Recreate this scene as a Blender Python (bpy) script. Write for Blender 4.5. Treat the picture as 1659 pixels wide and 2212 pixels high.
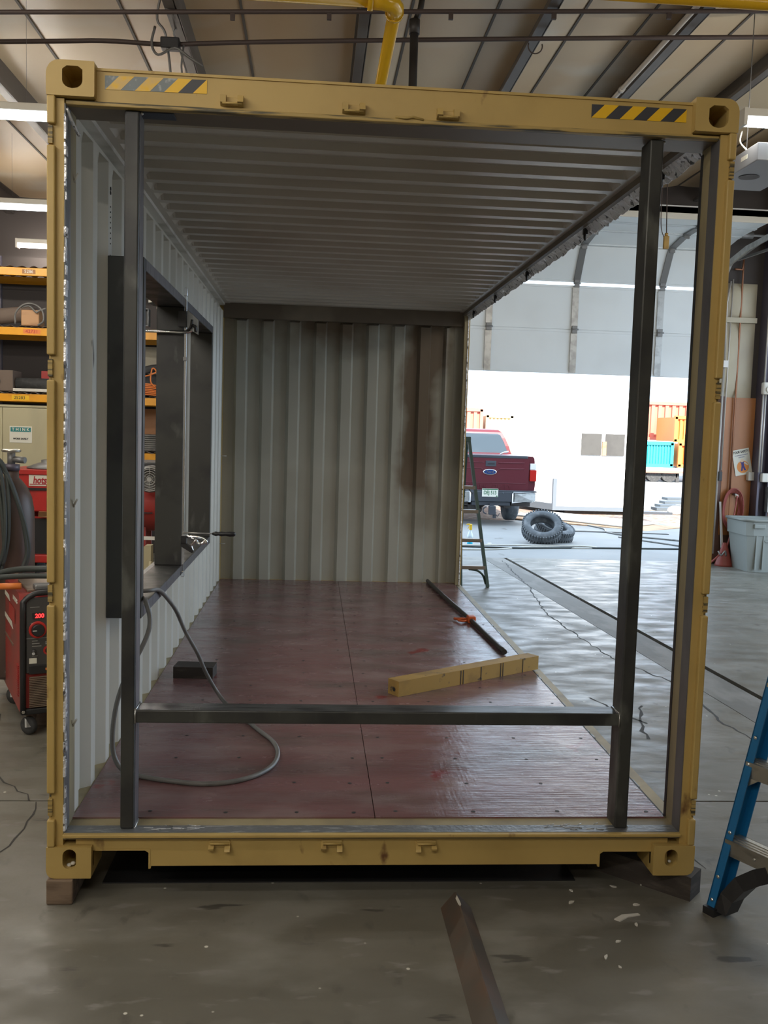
import bpy, bmesh, math, random
from mathutils import Vector, Matrix, Euler

for o in list(bpy.data.objects):
    bpy.data.objects.remove(o, do_unlink=True)
S = bpy.context.scene
COL = S.collection
R = random.Random(7)

# ------------------------------------------------------------------ camera
cam_d = bpy.data.cameras.new('camera')
cam = bpy.data.objects.new('camera', cam_d)
COL.objects.link(cam)
FPX = 2043.5
cam_d.sensor_fit = 'HORIZONTAL'
cam_d.sensor_width = 36.0
cam_d.lens = FPX / 1659.0 * 36.0
cam_d.clip_start = 0.05
cam_d.clip_end = 400
cr = Vector((0.99683099, -0.0734764, 0.03048268))
cu = Vector((-0.02398587, 0.0877352, 0.99585502))
cf = Vector((0.07584624, 0.9934303, -0.08569477))
mm = Matrix((cr, cu, -cf)).transposed().to_4x4()
mm.translation = Vector((0.9387, -3.4126, 1.7663))
cam.matrix_world = mm
S.camera = cam

# ------------------------------------------------------------------ world, sun, exposure
S.view_settings.view_transform = 'Standard'
S.view_settings.look = 'None'
S.view_settings.gamma = 1.0
S.view_settings.use_curve_mapping = False
S.view_settings.exposure = 0.0
w = bpy.data.worlds.new('sky'); S.world = w
w.use_nodes = True
bgn = w.node_tree.nodes['Background']
bgn.inputs['Color'].default_value = (0.64, 0.81, 1.0, 1)
bgn.inputs['Strength'].default_value = 3.9

def light(name, kind, loc, rot, energy, color=(1, 1, 1), size=None, sizey=None):
    l = bpy.data.lights.new(name, kind)
    l.energy = energy; l.color = color
    if kind == 'AREA':
        l.shape = 'RECTANGLE'; l.size = size; l.size_y = sizey
    o = bpy.data.objects.new(name, l); COL.objects.link(o)
    o.location = loc; o.rotation_euler = rot
    return o
sun = light('sun', 'SUN', (20, -30, 30), (0, 0, 0), 16.0, (1.0, 0.93, 0.82))
sun.data.angle = 0.01
sun.rotation_euler = Vector((-0.05, -1.0, 0.66)).to_track_quat('Z', 'Y').to_euler()
# portal in the open overhead door: guides the sky light, adds none
po = light('door_portal', 'AREA', (4.25, 9.86, 1.3), (math.radians(90), 0, math.radians(180)), 1, (1, 1, 1), 4.7, 2.7)
po.data.cycles.is_portal = True
# portal in the unseen wall opening added at right to light the container
po2 = light('added_opening_portal', 'AREA', (8.32, 5.2, 2.2), (math.radians(90), 0, math.radians(90)), 1, (1, 1, 1), 8.2, 4.4)
po2.data.cycles.is_portal = True
# ------------------------------------------------------------------ materials
def mat(name, col, rough=0.5, metal=0.0, mix=(), bump=(), rvar=None, spec=None, emit=None, trans=None):
    m = bpy.data.materials.new(name); m.use_nodes = True
    nt = m.node_tree; N = nt.nodes; L = nt.links
    b = N['Principled BSDF']
    b.inputs['Roughness'].default_value = rough
    b.inputs['Metallic'].default_value = metal
    if spec is not None: b.inputs['Specular IOR Level'].default_value = spec
    if trans: b.inputs['Transmission Weight'].default_value = trans
    c4 = (*col, 1)
    b.inputs['Base Color'].default_value = c4
    if emit:
        b.inputs['Emission Color'].default_value = (*emit[0], 1)
        b.inputs['Emission Strength'].default_value = emit[1]
    tc = None
    def coords(scale):
        nonlocal tc
        if tc is None: tc = N.new('ShaderNodeTexCoord')
        mp = N.new('ShaderNodeMapping')
        mp.inputs['Scale'].default_value = scale if hasattr(scale, '__len__') else (scale,) * 3
        L.new(tc.outputs['Object'], mp.inputs['Vector'])
        return mp.outputs['Vector']
    def ramp(src, lo, hi):
        r = N.new('ShaderNodeMapRange')
        r.inputs['From Min'].default_value = lo; r.inputs['From Max'].default_value = hi
        L.new(src, r.inputs['Value']); return r.outputs['Result']
    cur = None
    # mix entries: (color, scale, lo, hi, detail[, kind])
    for e in mix:
        mc, sc, lo, hi, det = e[:5]
        kind = e[5] if len(e) > 5 else 'noise'
        if kind == 'noise':
            t = N.new('ShaderNodeTexNoise'); t.inputs['Scale'].default_value = 1.0
            t.inputs['Detail'].default_value = det; L.new(coords(sc), t.inputs['Vector'])
            f = ramp(t.outputs['Fac'], lo, hi)
        elif kind == 'spots':
            t = N.new('ShaderNodeTexVoronoi'); t.inputs['Scale'].default_value = 1.0
            t.inputs['Randomness'].default_value = 1.0; L.new(coords(sc), t.inputs['Vector'])
            f = ramp(t.outputs['Distance'], lo, hi)
        elif kind == 'cracks':
            t0 = N.new('ShaderNodeTexNoise'); t0.inputs['Scale'].default_value = 1.3; t0.inputs['Detail'].default_value = 4
            v0 = coords(1.0); L.new(v0, t0.inputs['Vector'])
            ad = N.new('ShaderNodeVectorMath'); ad.operation = 'MULTIPLY_ADD'
            L.new(t0.outputs['Color'], ad.inputs[0]); ad.inputs[1].default_value = (0.9, 0.9, 0)
            L.new(v0, ad.inputs[2])
            t = N.new('ShaderNodeTexVoronoi'); t.feature = 'DISTANCE_TO_EDGE'; t.inputs['Scale'].default_value = sc
            L.new(ad.outputs['Vector'], t.inputs['Vector'])
            f = ramp(t.outputs['Distance'], lo, hi)
        mx = N.new('ShaderNodeMix'); mx.data_type = 'RGBA'
        L.new(f, mx.inputs['Factor'])
        if cur is None: mx.inputs['A'].default_value = c4
        else: L.new(cur, mx.inputs['A'])
        mx.inputs['B'].default_value = (*mc, 1)
        cur = mx.outputs['Result']
    if cur is not None: L.new(cur, b.inputs['Base Color'])
    if rvar:
        sc, lo, hi, r0, r1 = rvar
        t = N.new('ShaderNodeTexNoise'); t.inputs['Scale'].default_value = 1.0; t.inputs['Detail'].default_value = 5
        L.new(coords(sc), t.inputs['Vector'])
        r = N.new('ShaderNodeMapRange')
        r.inputs['From Min'].default_value = lo; r.inputs['From Max'].default_value = hi
        r.inputs['To Min'].default_value = r0; r.inputs['To Max'].default_value = r1
        L.new(t.outputs['Fac'], r.inputs['Value']); L.new(r.outputs['Result'], b.inputs['Roughness'])
    prev = None
    for sc, st, dist in bump:
        t = N.new('ShaderNodeTexNoise'); t.inputs['Scale'].default_value = 1.0; t.inputs['Detail'].default_value = 4
        L.new(coords(sc), t.inputs['Vector'])
        bp = N.new('ShaderNodeBump'); bp.inputs['Strength'].default_value = st; bp.inputs['Distance'].default_value = dist
        L.new(t.outputs['Fac'], bp.inputs['Height'])
        if prev is not None: L.new(prev, bp.inputs['Normal'])
        prev = bp.outputs['Normal']
    if prev is not None: L.new(prev, b.inputs['Normal'])
    return m

M = {}
M['yellow'] = mat('worn_tan_yellow_paint', (0.48, 0.335, 0.110), 0.52, 0, [((0.40, 0.275, 0.087), 3.0, .45, .75, 4), ((0.13, 0.055, 0.02), (9, 9, 5), .66, .74, 5)], [((40, 40, 40), .15, .002)])
M['yellow_dark'] = mat('scuffed_yellow_lip', (0.40, 0.28, 0.09), 0.55, 0, [((0.07, 0.06, 0.035), (5, 60, 90), .48, .6, 4)])
M['inner'] = mat('container_inside_grey_paint', (0.64, 0.625, 0.56), 0.32, 0, [((0.56, 0.54, 0.47), 1.3, .45, .75, 3), ((0.12, 0.10, 0.08), (14, 14, 3), .72, .78, 4)], [((3, 3, 1), .12, .01)])
M['rail'] = mat('light_grey_rail_paint', (0.62, 0.61, 0.57), 0.4, 0, [((0.28, 0.27, 0.23), 3, .5, .7, 3)])
M['roofpaint'] = mat('container_roof_grey_paint', (0.50, 0.47, 0.41), 0.36, 0, [((0.41, 0.37, 0.31), 1.1, .4, .7, 3)])
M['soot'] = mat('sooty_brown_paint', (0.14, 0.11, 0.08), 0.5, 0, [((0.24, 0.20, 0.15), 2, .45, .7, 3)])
M['beige_inner'] = mat('dull_beige_paint', (0.33, 0.27, 0.15), 0.5, 0, [((0.22, 0.18, 0.11), (6, 6, 2), .45, .7, 3)])
M['ground'] = mat('ground_bare_steel', (0.22, 0.23, 0.24), 0.38, 0.55, [((0.42, 0.43, 0.44), (16, 70, 9), .56, .68, 4)], [((60, 60, 12), .5, .004)])
M['bright_cut'] = mat('flame_cut_bright_steel', (0.80, 0.81, 0.84), 0.30, 0.5, [((0.12, 0.12, 0.13), (30, 30, 30), .58, .63, 5)], [((45, 45, 45), 1.0, .012)])
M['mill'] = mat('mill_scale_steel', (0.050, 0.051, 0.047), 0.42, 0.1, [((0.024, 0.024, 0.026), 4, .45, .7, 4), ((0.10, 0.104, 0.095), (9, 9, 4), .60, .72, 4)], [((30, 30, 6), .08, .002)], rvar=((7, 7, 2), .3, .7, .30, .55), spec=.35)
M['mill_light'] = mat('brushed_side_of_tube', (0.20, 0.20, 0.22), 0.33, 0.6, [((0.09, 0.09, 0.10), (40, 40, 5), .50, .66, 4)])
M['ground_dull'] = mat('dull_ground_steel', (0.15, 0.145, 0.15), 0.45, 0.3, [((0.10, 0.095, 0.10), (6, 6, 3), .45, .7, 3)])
M['mill_sheen'] = mat('tube_top_sheen', (0.22, 0.23, 0.25), 0.22, 0.75, [((0.09, 0.09, 0.10), (7, 40, 5), .45, .62, 4)])  # sky sheen on the tube top, put into a paler bluish colour
M['weld'] = mat('weld_bead', (0.5, 0.5, 0.5), 0.3, 0.9)
M['ply'] = mat('red_brown_marine_ply', (0.185, 0.092, 0.093), 0.34, 0, [((0.23, 0.150, 0.145), (2.5, 5, 1), .45, .68, 4), ((0.12, 0.080, 0.075), (1.2, 3.5, 1), .5, .7, 5), ((0.20, 0.02, 0.02), (3.1, 3.1, 1), .68, .72, 5)],
               [((3, 130, 1), .55, .003), ((90, 5, 1), .3, .002), ((14, 14, 1), .5, .004)], rvar=((5, 12, 1), .3, .7, .09, .32))
M['dark_hole'] = mat('dark_screw_hole', (0.02, 0.018, 0.016), 0.6)
M['concrete'] = mat('worn_shop_concrete', (0.165, 0.155, 0.128), 0.5, 0,
    [((0.125, 0.118, 0.095), (0.8, 0.8, 1), .42, .66, 5), ((0.205, 0.197, 0.172), (1.7, 2.6, 1), .52, .66, 8), ((0.105, 0.098, 0.082), (9, 5, 1), .62, .72, 7), ((0.20, 0.19, 0.17), (5, 14, 1), .61, .68, 6),
     ((0.075, 0.07, 0.06), (2.3, 9, 1), .66, .69, 9), ((0.62, 0.60, 0.52), (7, 7, 1), .055, .035, 0, 'spots')],
    [((6, 10, 1), .35, .008), ((30, 30, 1), .12, .003)], rvar=((3, 6, 1), .35, .7, .30, .60), spec=.38)
M['concrete_patch'] = mat('brown_patched_concrete', (0.115, 0.105, 0.088), 0.6, 0, [((0.18, 0.17, 0.15), (3, 1.2, 1), .50, .60, 7)], [((9, 9, 1), .4, .008)])
M['joint'] = mat('dirt_in_joint', (0.035, 0.033, 0.03), 0.8)
M['lot'] = mat('sunlit_lot_concrete', (0.24, 0.24, 0.235), 0.7, 0, [((0.20, 0.20, 0.195), (0.7, 0.7, 1), .4, .7, 5), ((0.12, 0.11, 0.10), (3, 1.5, 1), .66, .72, 6)], [((5, 5, 1), .2, .01)])
M['gravel'] = mat('reddish_gravel', (0.20, 0.12, 0.09), 0.9, 0, [((0.32, 0.26, 0.21), (9, 9, 9), .45, .6, 5), ((0.12, 0.08, 0.06), (6, 6, 6), .62, .7, 5)], [((12, 12, 12), .8, .03)])
M['insul'] = mat('vinyl_faced_insulation', (0.60, 0.48, 0.32), 0.4, 0, [((0.53, 0.36, 0.20), (0.35, 0.35, 1), .42, .66, 3), ((0.62, 0.57, 0.48), (0.6, 0.9, 1), .55, .72, 3)], [((1.6, .7, 1), .35, .05)])
M['insul_wall'] = mat('wall_insulation_facing', (0.46, 0.41, 0.30), 0.5, 0, [((0.30, 0.25, 0.19), (1, 1, .8), .45, .7, 3)], [((2, 2, 1), .3, .04)])
M['seam'] = mat('insulation_seam_tape', (0.10, 0.085, 0.07), 0.6)
M['purlin'] = mat('dark_primed_steel', (0.11, 0.095, 0.085), 0.45, 0.2, [((0.19, 0.18, 0.17), (4, 1, 4), .5, .75, 3)])
M['purlin_blue'] = mat('grey_primed_column', (0.10, 0.09, 0.12), 0.45, 0.2)
M['darkwall'] = mat('dark_upper_wall', (0.055, 0.045, 0.042), 0.7)
M['rod'] = mat('dark_rusty_rod', (0.07, 0.05, 0.045), 0.6, 0.3)
M['gaspipe'] = mat('yellow_gas_pipe_paint', (0.62, 0.36, 0.01), 0.22, 0)
M['blackpipe'] = mat('black_iron_pipe', (0.05, 0.045, 0.042), 0.5, 0.4)
M['plywall'] = mat('varnished_orange_plywood', (0.42, 0.17, 0.055), 0.4, 0, [((0.30, 0.115, 0.04), (3, 3, .8), .45, .7, 4)], [((30, 30, 3), .1, .002)])
M['plydark'] = mat('dark_brown_board', (0.12, 0.06, 0.04), 0.5, 0, [((0.07, 0.04, 0.03), (5, 5, 2), .5, .7, 4)])
M['doorpanel'] = mat('grey_white_door_panel', (0.78, 0.83, 0.86), 0.45, 0, [((0.72, 0.76, 0.78), 1.2, .45, .7, 2)])
M['galv'] = mat('galvanised_steel', (0.42, 0.42, 0.41), 0.38, 0.7, [((0.30, 0.30, 0.29), 12, .45, .65, 3)])
M['galv_dark'] = mat('dull_galvanised_steel', (0.22, 0.22, 0.22), 0.5, 0.6)
M['chrome'] = mat('chrome', (0.85, 0.86, 0.88), 0.12, 1.0)
M['alum'] = mat('worn_aluminium', (0.55, 0.53, 0.48), 0.32, 0.9, [((0.38, 0.36, 0.32), (30, 4, 30), .5, .7, 3)])
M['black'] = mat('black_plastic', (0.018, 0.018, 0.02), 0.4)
M['rubber'] = mat('black_rubber', (0.035, 0.035, 0.036), 0.75, 0, [((0.07, 0.07, 0.07), 14, .5, .7, 4)])
M['tyre'] = mat('weathered_tyre_rubber', (0.10, 0.11, 0.12), 0.8, 0, [((0.18, 0.19, 0.20), 9, .5, .7, 4)])
M['white'] = mat('white_paint', (0.75, 0.75, 0.72), 0.5)
M['offwhite'] = mat('off_white_enamel', (0.62, 0.60, 0.54), 0.45)
M['greyenamel'] = mat('grey_enamel', (0.30, 0.31, 0.33), 0.45)
M['tube'] = mat('lit_fluorescent_tube', (1, 1, 1), 0.5, 0, emit=((0.86, 0.94, 1.0), 12.0))
M['tube_warm'] = mat('lit_pinkish_fluorescent_tube', (1, 1, 1), 0.5, 0, emit=((1.0, 0.86, 0.84), 9.0))
M['rackyellow'] = mat('yellow_orange_rack_paint', (0.75, 0.33, 0.012), 0.4, 0, [((0.6, 0.25, 0.01), 5, .5, .75, 3)])
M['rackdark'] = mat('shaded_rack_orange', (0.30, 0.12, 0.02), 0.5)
M['deck'] = mat('corrugated_deck_steel', (0.20, 0.17, 0.15), 0.5, 0.5)
M['cabinet'] = mat('beige_cabinet_enamel', (0.50, 0.45, 0.29), 0.42, 0, [((0.42, 0.38, 0.25), (3, 3, 1), .5, .75, 3)])
M['teal'] = mat('teal_print', (0.02, 0.22, 0.22), 0.5)
M['ink'] = mat('black_ink', (0.02, 0.02, 0.022), 0.6)
M['inkred'] = mat('dark_red_print', (0.42, 0.02, 0.03), 0.5)
M['paper'] = mat('white_sign_enamel', (0.74, 0.72, 0.62), 0.45)
M['red'] = mat('red_enamel', (0.50, 0.025, 0.02), 0.38, 0, [((0.33, 0.03, 0.025), 5, .5, .75, 4)])
M['redworn'] = mat('worn_dusty_red_sheet_steel', (0.36, 0.035, 0.03), 0.42, 0, [((0.20, 0.06, 0.05), 4, .45, .7, 5)])
M['panelgrey'] = mat('dark_grey_control_panel', (0.055, 0.052, 0.05), 0.5)
M['led'] = mat('lit_red_digits', (0.5, 0.0, 0.0), 0.5, 0, emit=((1.0, 0.03, 0.03), 3.0))
M['cyl'] = mat('dark_brown_gas_cylinder_paint', (0.085, 0.052, 0.042), 0.42, 0, [((0.05, 0.035, 0.03), (4, 4, 2), .45, .7, 4), ((0.30, 0.27, 0.24), (25, 25, 7), .72, .76, 4)])
M['hosegrn'] = mat('dark_grey_green_hose', (0.04, 0.048, 0.045), 0.55)
M['cable'] = mat('grey_cable_jacket', (0.16, 0.155, 0.145), 0.45, 0, [((0.09, 0.09, 0.085), (9, 9, 9), .5, .7, 3)])
M['wood'] = mat('old_brown_timber', (0.20, 0.14, 0.095), 0.75, 0, [((0.11, 0.075, 0.05), (6, 30, 30), .45, .65, 5)], [((8, 50, 50), .4, .004)])
M['wooddark'] = mat('dark_weathered_timber', (0.04, 0.032, 0.027), 0.85, 0, [((0.075, 0.06, 0.05), (9, 9, 40), .5, .7, 5)], [((9, 9, 50), .4, .004)])
M['woodyel'] = mat('yellow_painted_timber', (0.38, 0.235, 0.055), 0.6, 0, [((0.27, 0.165, 0.045), (5, 9, 9), .5, .7, 4), ((0.10, 0.07, 0.04), (18, 18, 18), .66, .72, 4)])
M['woodlight'] = mat('light_box_wood', (0.45, 0.25, 0.12), 0.6, 0, [((0.30, 0.15, 0.07), (4, 4, 14), .5, .7, 3)])
M['orange'] = mat('orange_paint', (0.55, 0.10, 0.02), 0.45)
M['canvas'] = mat('grey_brown_canvas', (0.16, 0.12, 0.095), 0.85)
M['rust'] = mat('rusty_angle_steel', (0.10, 0.082, 0.065), 0.5, 0.2, [((0.135, 0.082, 0.055), 5, .45, .65, 5), ((0.06, 0.06, 0.06), (3, 3, 3), .55, .7, 4)])
M['blue'] = mat('blue_fibreglass', (0.006, 0.125, 0.31), 0.4)
M['dgreen'] = mat('dark_green_fibreglass', (0.045, 0.075, 0.06), 0.5, 0, [((0.12, 0.13, 0.11), (9, 9, 3), .6, .7, 4)])
M['tray'] = mat('dusty_brown_aluminium', (0.26, 0.20, 0.15), 0.45, 0.5)
M['bin'] = mat('grey_moulded_plastic', (0.26, 0.28, 0.26), 0.45)
M['hosered'] = mat('dull_red_air_hose', (0.30, 0.065, 0.05), 0.5)
M['copper'] = mat('aged_copper_pipe', (0.30, 0.14, 0.08), 0.4, 0.6)
M['conduit'] = mat('pale_conduit', (0.52, 0.49, 0.45), 0.4, 0.3)
M['truckred'] = mat('metallic_maroon_car_paint', (0.12, 0.022, 0.03), 0.28, 0.2)
M['glass'] = mat('dark_tinted_glass', (0.05, 0.07, 0.09), 0.06, 0)
M['bumper'] = mat('black_bumper_plastic', (0.045, 0.05, 0.06), 0.45)
M['taillight'] = mat('red_lens', (0.45, 0.02, 0.015), 0.15)
M['clearlens'] = mat('clear_lens', (0.75, 0.72, 0.72), 0.15)
M['blueoval'] = mat('blue_emblem_enamel', (0.01, 0.04, 0.16), 0.2)
M['green_ink'] = mat('plate_green_ink', (0.02, 0.14, 0.06), 0.5)
M['under'] = mat('dirty_underbody', (0.07, 0.06, 0.055), 0.8)
M['yardwhite'] = mat('white_steel_wall', (0.80, 0.80, 0.79), 0.5)
M['yardtrim'] = mat('blue_grey_trim', (0.11, 0.13, 0.155), 0.5)
M['boardgrey'] = mat('grey_weathered_board', (0.060, 0.057, 0.053), 0.7, 0, [((0.045, 0.042, 0.04), (3, 3, 3), .45, .7, 4)])
M['tealpaint'] = mat('teal_container_paint', (0.02, 0.34, 0.38), 0.5)
M['redpaint'] = mat('faded_red_container_paint', (0.55, 0.16, 0.11), 0.5)
M['orangepaint'] = mat('orange_container_paint', (0.70, 0.20, 0.04), 0.5)
M['cream'] = mat('cream_container_paint', (0.72, 0.55, 0.30), 0.5)
M['bluegrey'] = mat('blue_grey_timber', (0.07, 0.085, 0.10), 0.7)
M['liquid'] = mat('blue_cleaning_liquid', (0.02, 0.50, 0.75), 0.2)
M['clearplastic'] = mat('milky_bottle_plastic', (0.72, 0.82, 0.88), 0.3)
M['trigyellow'] = mat('yellow_trigger_plastic', (0.85, 0.55, 0.03), 0.4)
M['signorange'] = mat('orange_sign_print', (0.80, 0.30, 0.06), 0.5)
M['signnavy'] = mat('navy_sign_print', (0.05, 0.04, 0.25), 0.5)
M['skin'] = mat('pale_print', (0.80, 0.62, 0.45), 0.5)
M['bluetape'] = mat('blue_masking_tape', (0.045, 0.06, 0.09), 0.6)
M['tapeyellow'] = mat('hazard_tape_yellow', (0.78, 0.46, 0.01), 0.45)
M['tapeblack'] = mat('hazard_tape_black', (0.04, 0.042, 0.05), 0.5)
M['tapeworn'] = mat('worn_hazard_tape_grey', (0.17, 0.20, 0.21), 0.5, 0, [((0.33, 0.35, 0.35), 40, .55, .65, 4)])
M['tapefaded'] = mat('faded_hazard_tape_yellow', (0.62, 0.42, 0.14), 0.5, 0, [((0.75, 0.45, 0.02), 20, .45, .6, 4)])
M['blueish'] = mat('blue_blanket', (0.25, 0.28, 0.32), 0.8)

# ------------------------------------------------------------------ helpers
WLOC = {}
def tag(o, label=None, cat=None, group=None, kind=None):
    if label: o['label'] = label
    if cat: o['category'] = cat
    if group: o['group'] = group
    if kind: o['kind'] = kind
    return o
def thing(name, loc, label, cat, group=None):
    o = bpy.data.objects.new(name, None); COL.objects.link(o)
    o.location = loc; o.empty_display_size = 0.1
    WLOC[o.name] = Vector(loc)
    return tag(o, label, cat, group)
class MB:
    """collects shapes in world coordinates; build() links them as one mesh object"""
    def __init__(s): s.bm = bmesh.new(); s.T = None
    def _v(s, c):
        c = Vector(c)
        if s.T is not None: c = s.T @ c
        return s.bm.verts.new(c)
    def box(s, a, b, bev=0):
        x0, y0, z0 = a; x1, y1, z1 = b
        v = [s._v(p) for p in ((x0,y0,z0),(x1,y0,z0),(x1,y1,z0),(x0,y1,z0),(x0,y0,z1),(x1,y0,z1),(x1,y1,z1),(x0,y1,z1))]
        f = [s.bm.faces.new([v[i] for i in q]) for q in ((0,3,2,1),(4,5,6,7),(0,1,5,4),(1,2,6,5),(2,3,7,6),(3,0,4,7))]
        if bev:
            es = list({e for q in f for e in q.edges})
            bmesh.ops.bevel(s.bm, geom=es, offset=bev, segments=2, affect='EDGES', profile=0.5)
        return s
    def beam(s, p0, p1, w, h, up=(0,0,1), bev=0):
        p0 = Vector(p0); p1 = Vector(p1); d = (p1-p0).normalized(); u = Vector(up)
        sd = d.cross(u).normalized(); u = sd.cross(d)
        v = []
        for p in (p0, p1):
            for a, b in ((-1,-1),(1,-1),(1,1),(-1,1)):
                v.append(s._v(p + sd*a*w/2 + u*b*h/2))
        f = [s.bm.faces.new([v[i] for i in q]) for q in ((0,3,2,1),(4,5,6,7),(0,1,5,4),(1,2,6,5),(2,3,7,6),(3,0,4,7))]
        if bev:
            es = list({e for q in f for e in q.edges})
            bmesh.ops.bevel(s.bm, geom=es, offset=bev, segments=2, affect='EDGES', profile=0.5)
        return s
    def tube(s, pts, r, n=10, closed=False, cap=True, rs=None):
        P = [Vector(p) for p in pts]; k = len(P); rings = []
        up = Vector((0,0,1))
        prevn = None
        for i in range(k):
            if closed: d = P[(i+1)%k]-P[i-1]
            else: d = P[min(i+1,k-1)]-P[max(i-1,0)]
            d.normalize()
            if prevn is None:
                a = up if abs(d.z) < .9 else Vector((1,0,0))
                nn = (a - d*a.dot(d)).normalized()
            else:
                nn = prevn - d*prevn.dot(d)
                nn = nn.normalized() if nn.length > 1e-6 else Vector((1,0,0))
            prevn = nn; bb = d.cross(nn)
            rr = rs[i] if rs else r
            rings.append([s._v(P[i] + (nn*math.cos(t)+bb*math.sin(t))*rr) for t in [2*math.pi*j/n for j in range(n)]])
        m = k if closed else k-1
        for i in range(m):
            A = rings[i]; B = rings[(i+1)%k]
            for j in range(n):
                q = s.bm.faces.new((A[j], A[(j+1)%n], B[(j+1)%n], B[j])); q.smooth = True
        if cap and not closed:
            s.bm.faces.new(rings[0][::-1]); s.bm.faces.new(rings[-1])
        return s
    def cyl(s, p0, p1, r, n=16, r2=None):
        return s.tube([p0, p1], r, n, rs=[r, r if r2 is None else r2])
    def lathe(s, prof, c, axis=(0,0,1), n=24, closed=False):
        c = Vector(c); ax = Vector(axis).normalized()
        a = Vector((1,0,0)) if abs(ax.x) < .9 else Vector((0,1,0))
        u = (a - ax*a.dot(ax)).normalized(); v = ax.cross(u); rings = []
        for r, h in prof:
            rings.append([s._v(c + ax*h + (u*math.cos(t)+v*math.sin(t))*max(r,1e-4)) for t in [2*math.pi*j/n for j in range(n)]])
        k = len(prof)
        for i in range(k if closed else k-1):
            A = rings[i]; B = rings[(i+1)%k]
            for j in range(n):
                q = s.bm.faces.new((A[j], A[(j+1)%n], B[(j+1)%n], B[j])); q.smooth = True
        if not closed:
            s.bm.faces.new(rings[0][::-1]); s.bm.faces.new(rings[-1])
        return s
    def prism(s, poly, d, smooth=False):
        """poly: list of 3-D points (planar), d: extrusion vector"""
        d = Vector(d); A = [s._v(p) for p in poly]; B = [s._v(Vector(p)+d) for p in poly]; n = len(poly)
        s.bm.faces.new(A[::-1]); s.bm.faces.new(B)
        for j in range(n):
            q = s.bm.faces.new((A[j], A[(j+1)%n], B[(j+1)%n], B[j])); q.smooth = smooth
        return s
    def ball(s, c, r, sc=(1,1,1), n=12):
        prof = [(math.sin(t)*r, -math.cos(t)*r) for t in [math.pi*i/(n//2+2) for i in range(n//2+3)]]
        c = Vector(c); T0 = s.T
        T = Matrix.Translation(c) @ Matrix.Diagonal((*sc, 1))
        s.T = (T0 @ T) if T0 is not None else T
        s.lathe(prof, (0,0,0), n=n); s.T = T0
        return s
    def quad(s, *p):
        s.bm.faces.new([s._v(q) for q in p]); return s
    def build(s, name, m, parent=None, label=None, cat=None, group=None, kind=None, origin=None, solid=0):
        bmesh.ops.recalc_face_normals(s.bm, faces=s.bm.faces)
        me = bpy.data.meshes.new(name)
        if parent is not None: off = WLOC[parent.name]
        else:
            if origin is None:
                lo = [min(v.co[i] for v in s.bm.verts) for i in range(3)]; hi = [max(v.co[i] for v in s.bm.verts) for i in range(3)]
                origin = ((lo[0]+hi[0])/2, (lo[1]+hi[1])/2, lo[2])
            off = Vector(origin)
        for v in s.bm.verts: v.co -= off
        s.bm.to_mesh(me); s.bm.free()
        me.materials.append(M[m] if isinstance(m, str) else m)
        o = bpy.data.objects.new(name, me); COL.objects.link(o)
        if parent is not None: o.parent = parent; WLOC[o.name] = off
        else: o.location = off; WLOC[o.name] = off
        if solid:
            md = o.modifiers.new('solid', 'SOLIDIFY'); md.thickness = solid; md.offset = 0
        return tag(o, label, cat, group, kind)
def text(name, s, size, loc, right, up, m, parent, extrude=0.0008, sx=1.0, bold=0.0, label=None):
    cu_ = bpy.data.curves.new(name, 'FONT'); cu_.body = s; cu_.size = size; cu_.extrude = extrude
    cu_.align_x = 'CENTER'; cu_.align_y = 'CENTER'; cu_.offset = bold
    t = bpy.data.objects.new('tmp', cu_); COL.objects.link(t)
    dg = bpy.context.evaluated_depsgraph_get()
    me = bpy.data.meshes.new_from_object(t.evaluated_get(dg))
    bpy.data.objects.remove(t, do_unlink=True)
    rx = Vector(right).normalized(); uz = Vector(up).normalized(); nz = rx.cross(uz)
    T = Matrix((rx*sx, uz, nz)).transposed().to_4x4(); T.translation = Vector(loc) - WLOC[parent.name]
    me.transform(T); me.name = name
    me.materials.clear(); me.materials.append(M[m])
    o = bpy.data.objects.new(name, me); COL.objects.link(o); o.parent = parent
    WLOC[o.name] = WLOC[parent.name]
    return tag(o, label)
def arc(c, r, a0, a1, n, ax='xz'):
    out = []
    for i in range(n+1):
        a = math.radians(a0+(a1-a0)*i/n)
        if ax == 'xz': out.append((c[0]+r*math.cos(a), c[1], c[2]+r*math.sin(a)))
        elif ax == 'yz': out.append((c[0], c[1]+r*math.cos(a), c[2]+r*math.sin(a)))
        else: out.append((c[0]+r*math.cos(a), c[1]+r*math.sin(a), c[2]))
    return out
def smooth(pts, n=6):
    """Catmull-Rom through the points"""
    P = [Vector(p) for p in pts]; P = [2*P[0]-P[1]] + P + [2*P[-1]-P[-2]]; out = []
    for i in range(1, len(P)-2):
        a, b, c, d = P[i-1:i+3]
        for k in range(n):
            t = k/n
            out.append(0.5*((2*b)+(c-a)*t+(2*a-5*b+4*c-d)*t*t+(3*b-a-3*c+d)*t**3))
    out.append(P[-2]); return out

# ------------------------------------------------------------------ building shell
def ceil_z(x): return 4.87 + 0.065*x
XL, XR, YB, YF = -6.0, 8.2, -10.0, 9.75
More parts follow.
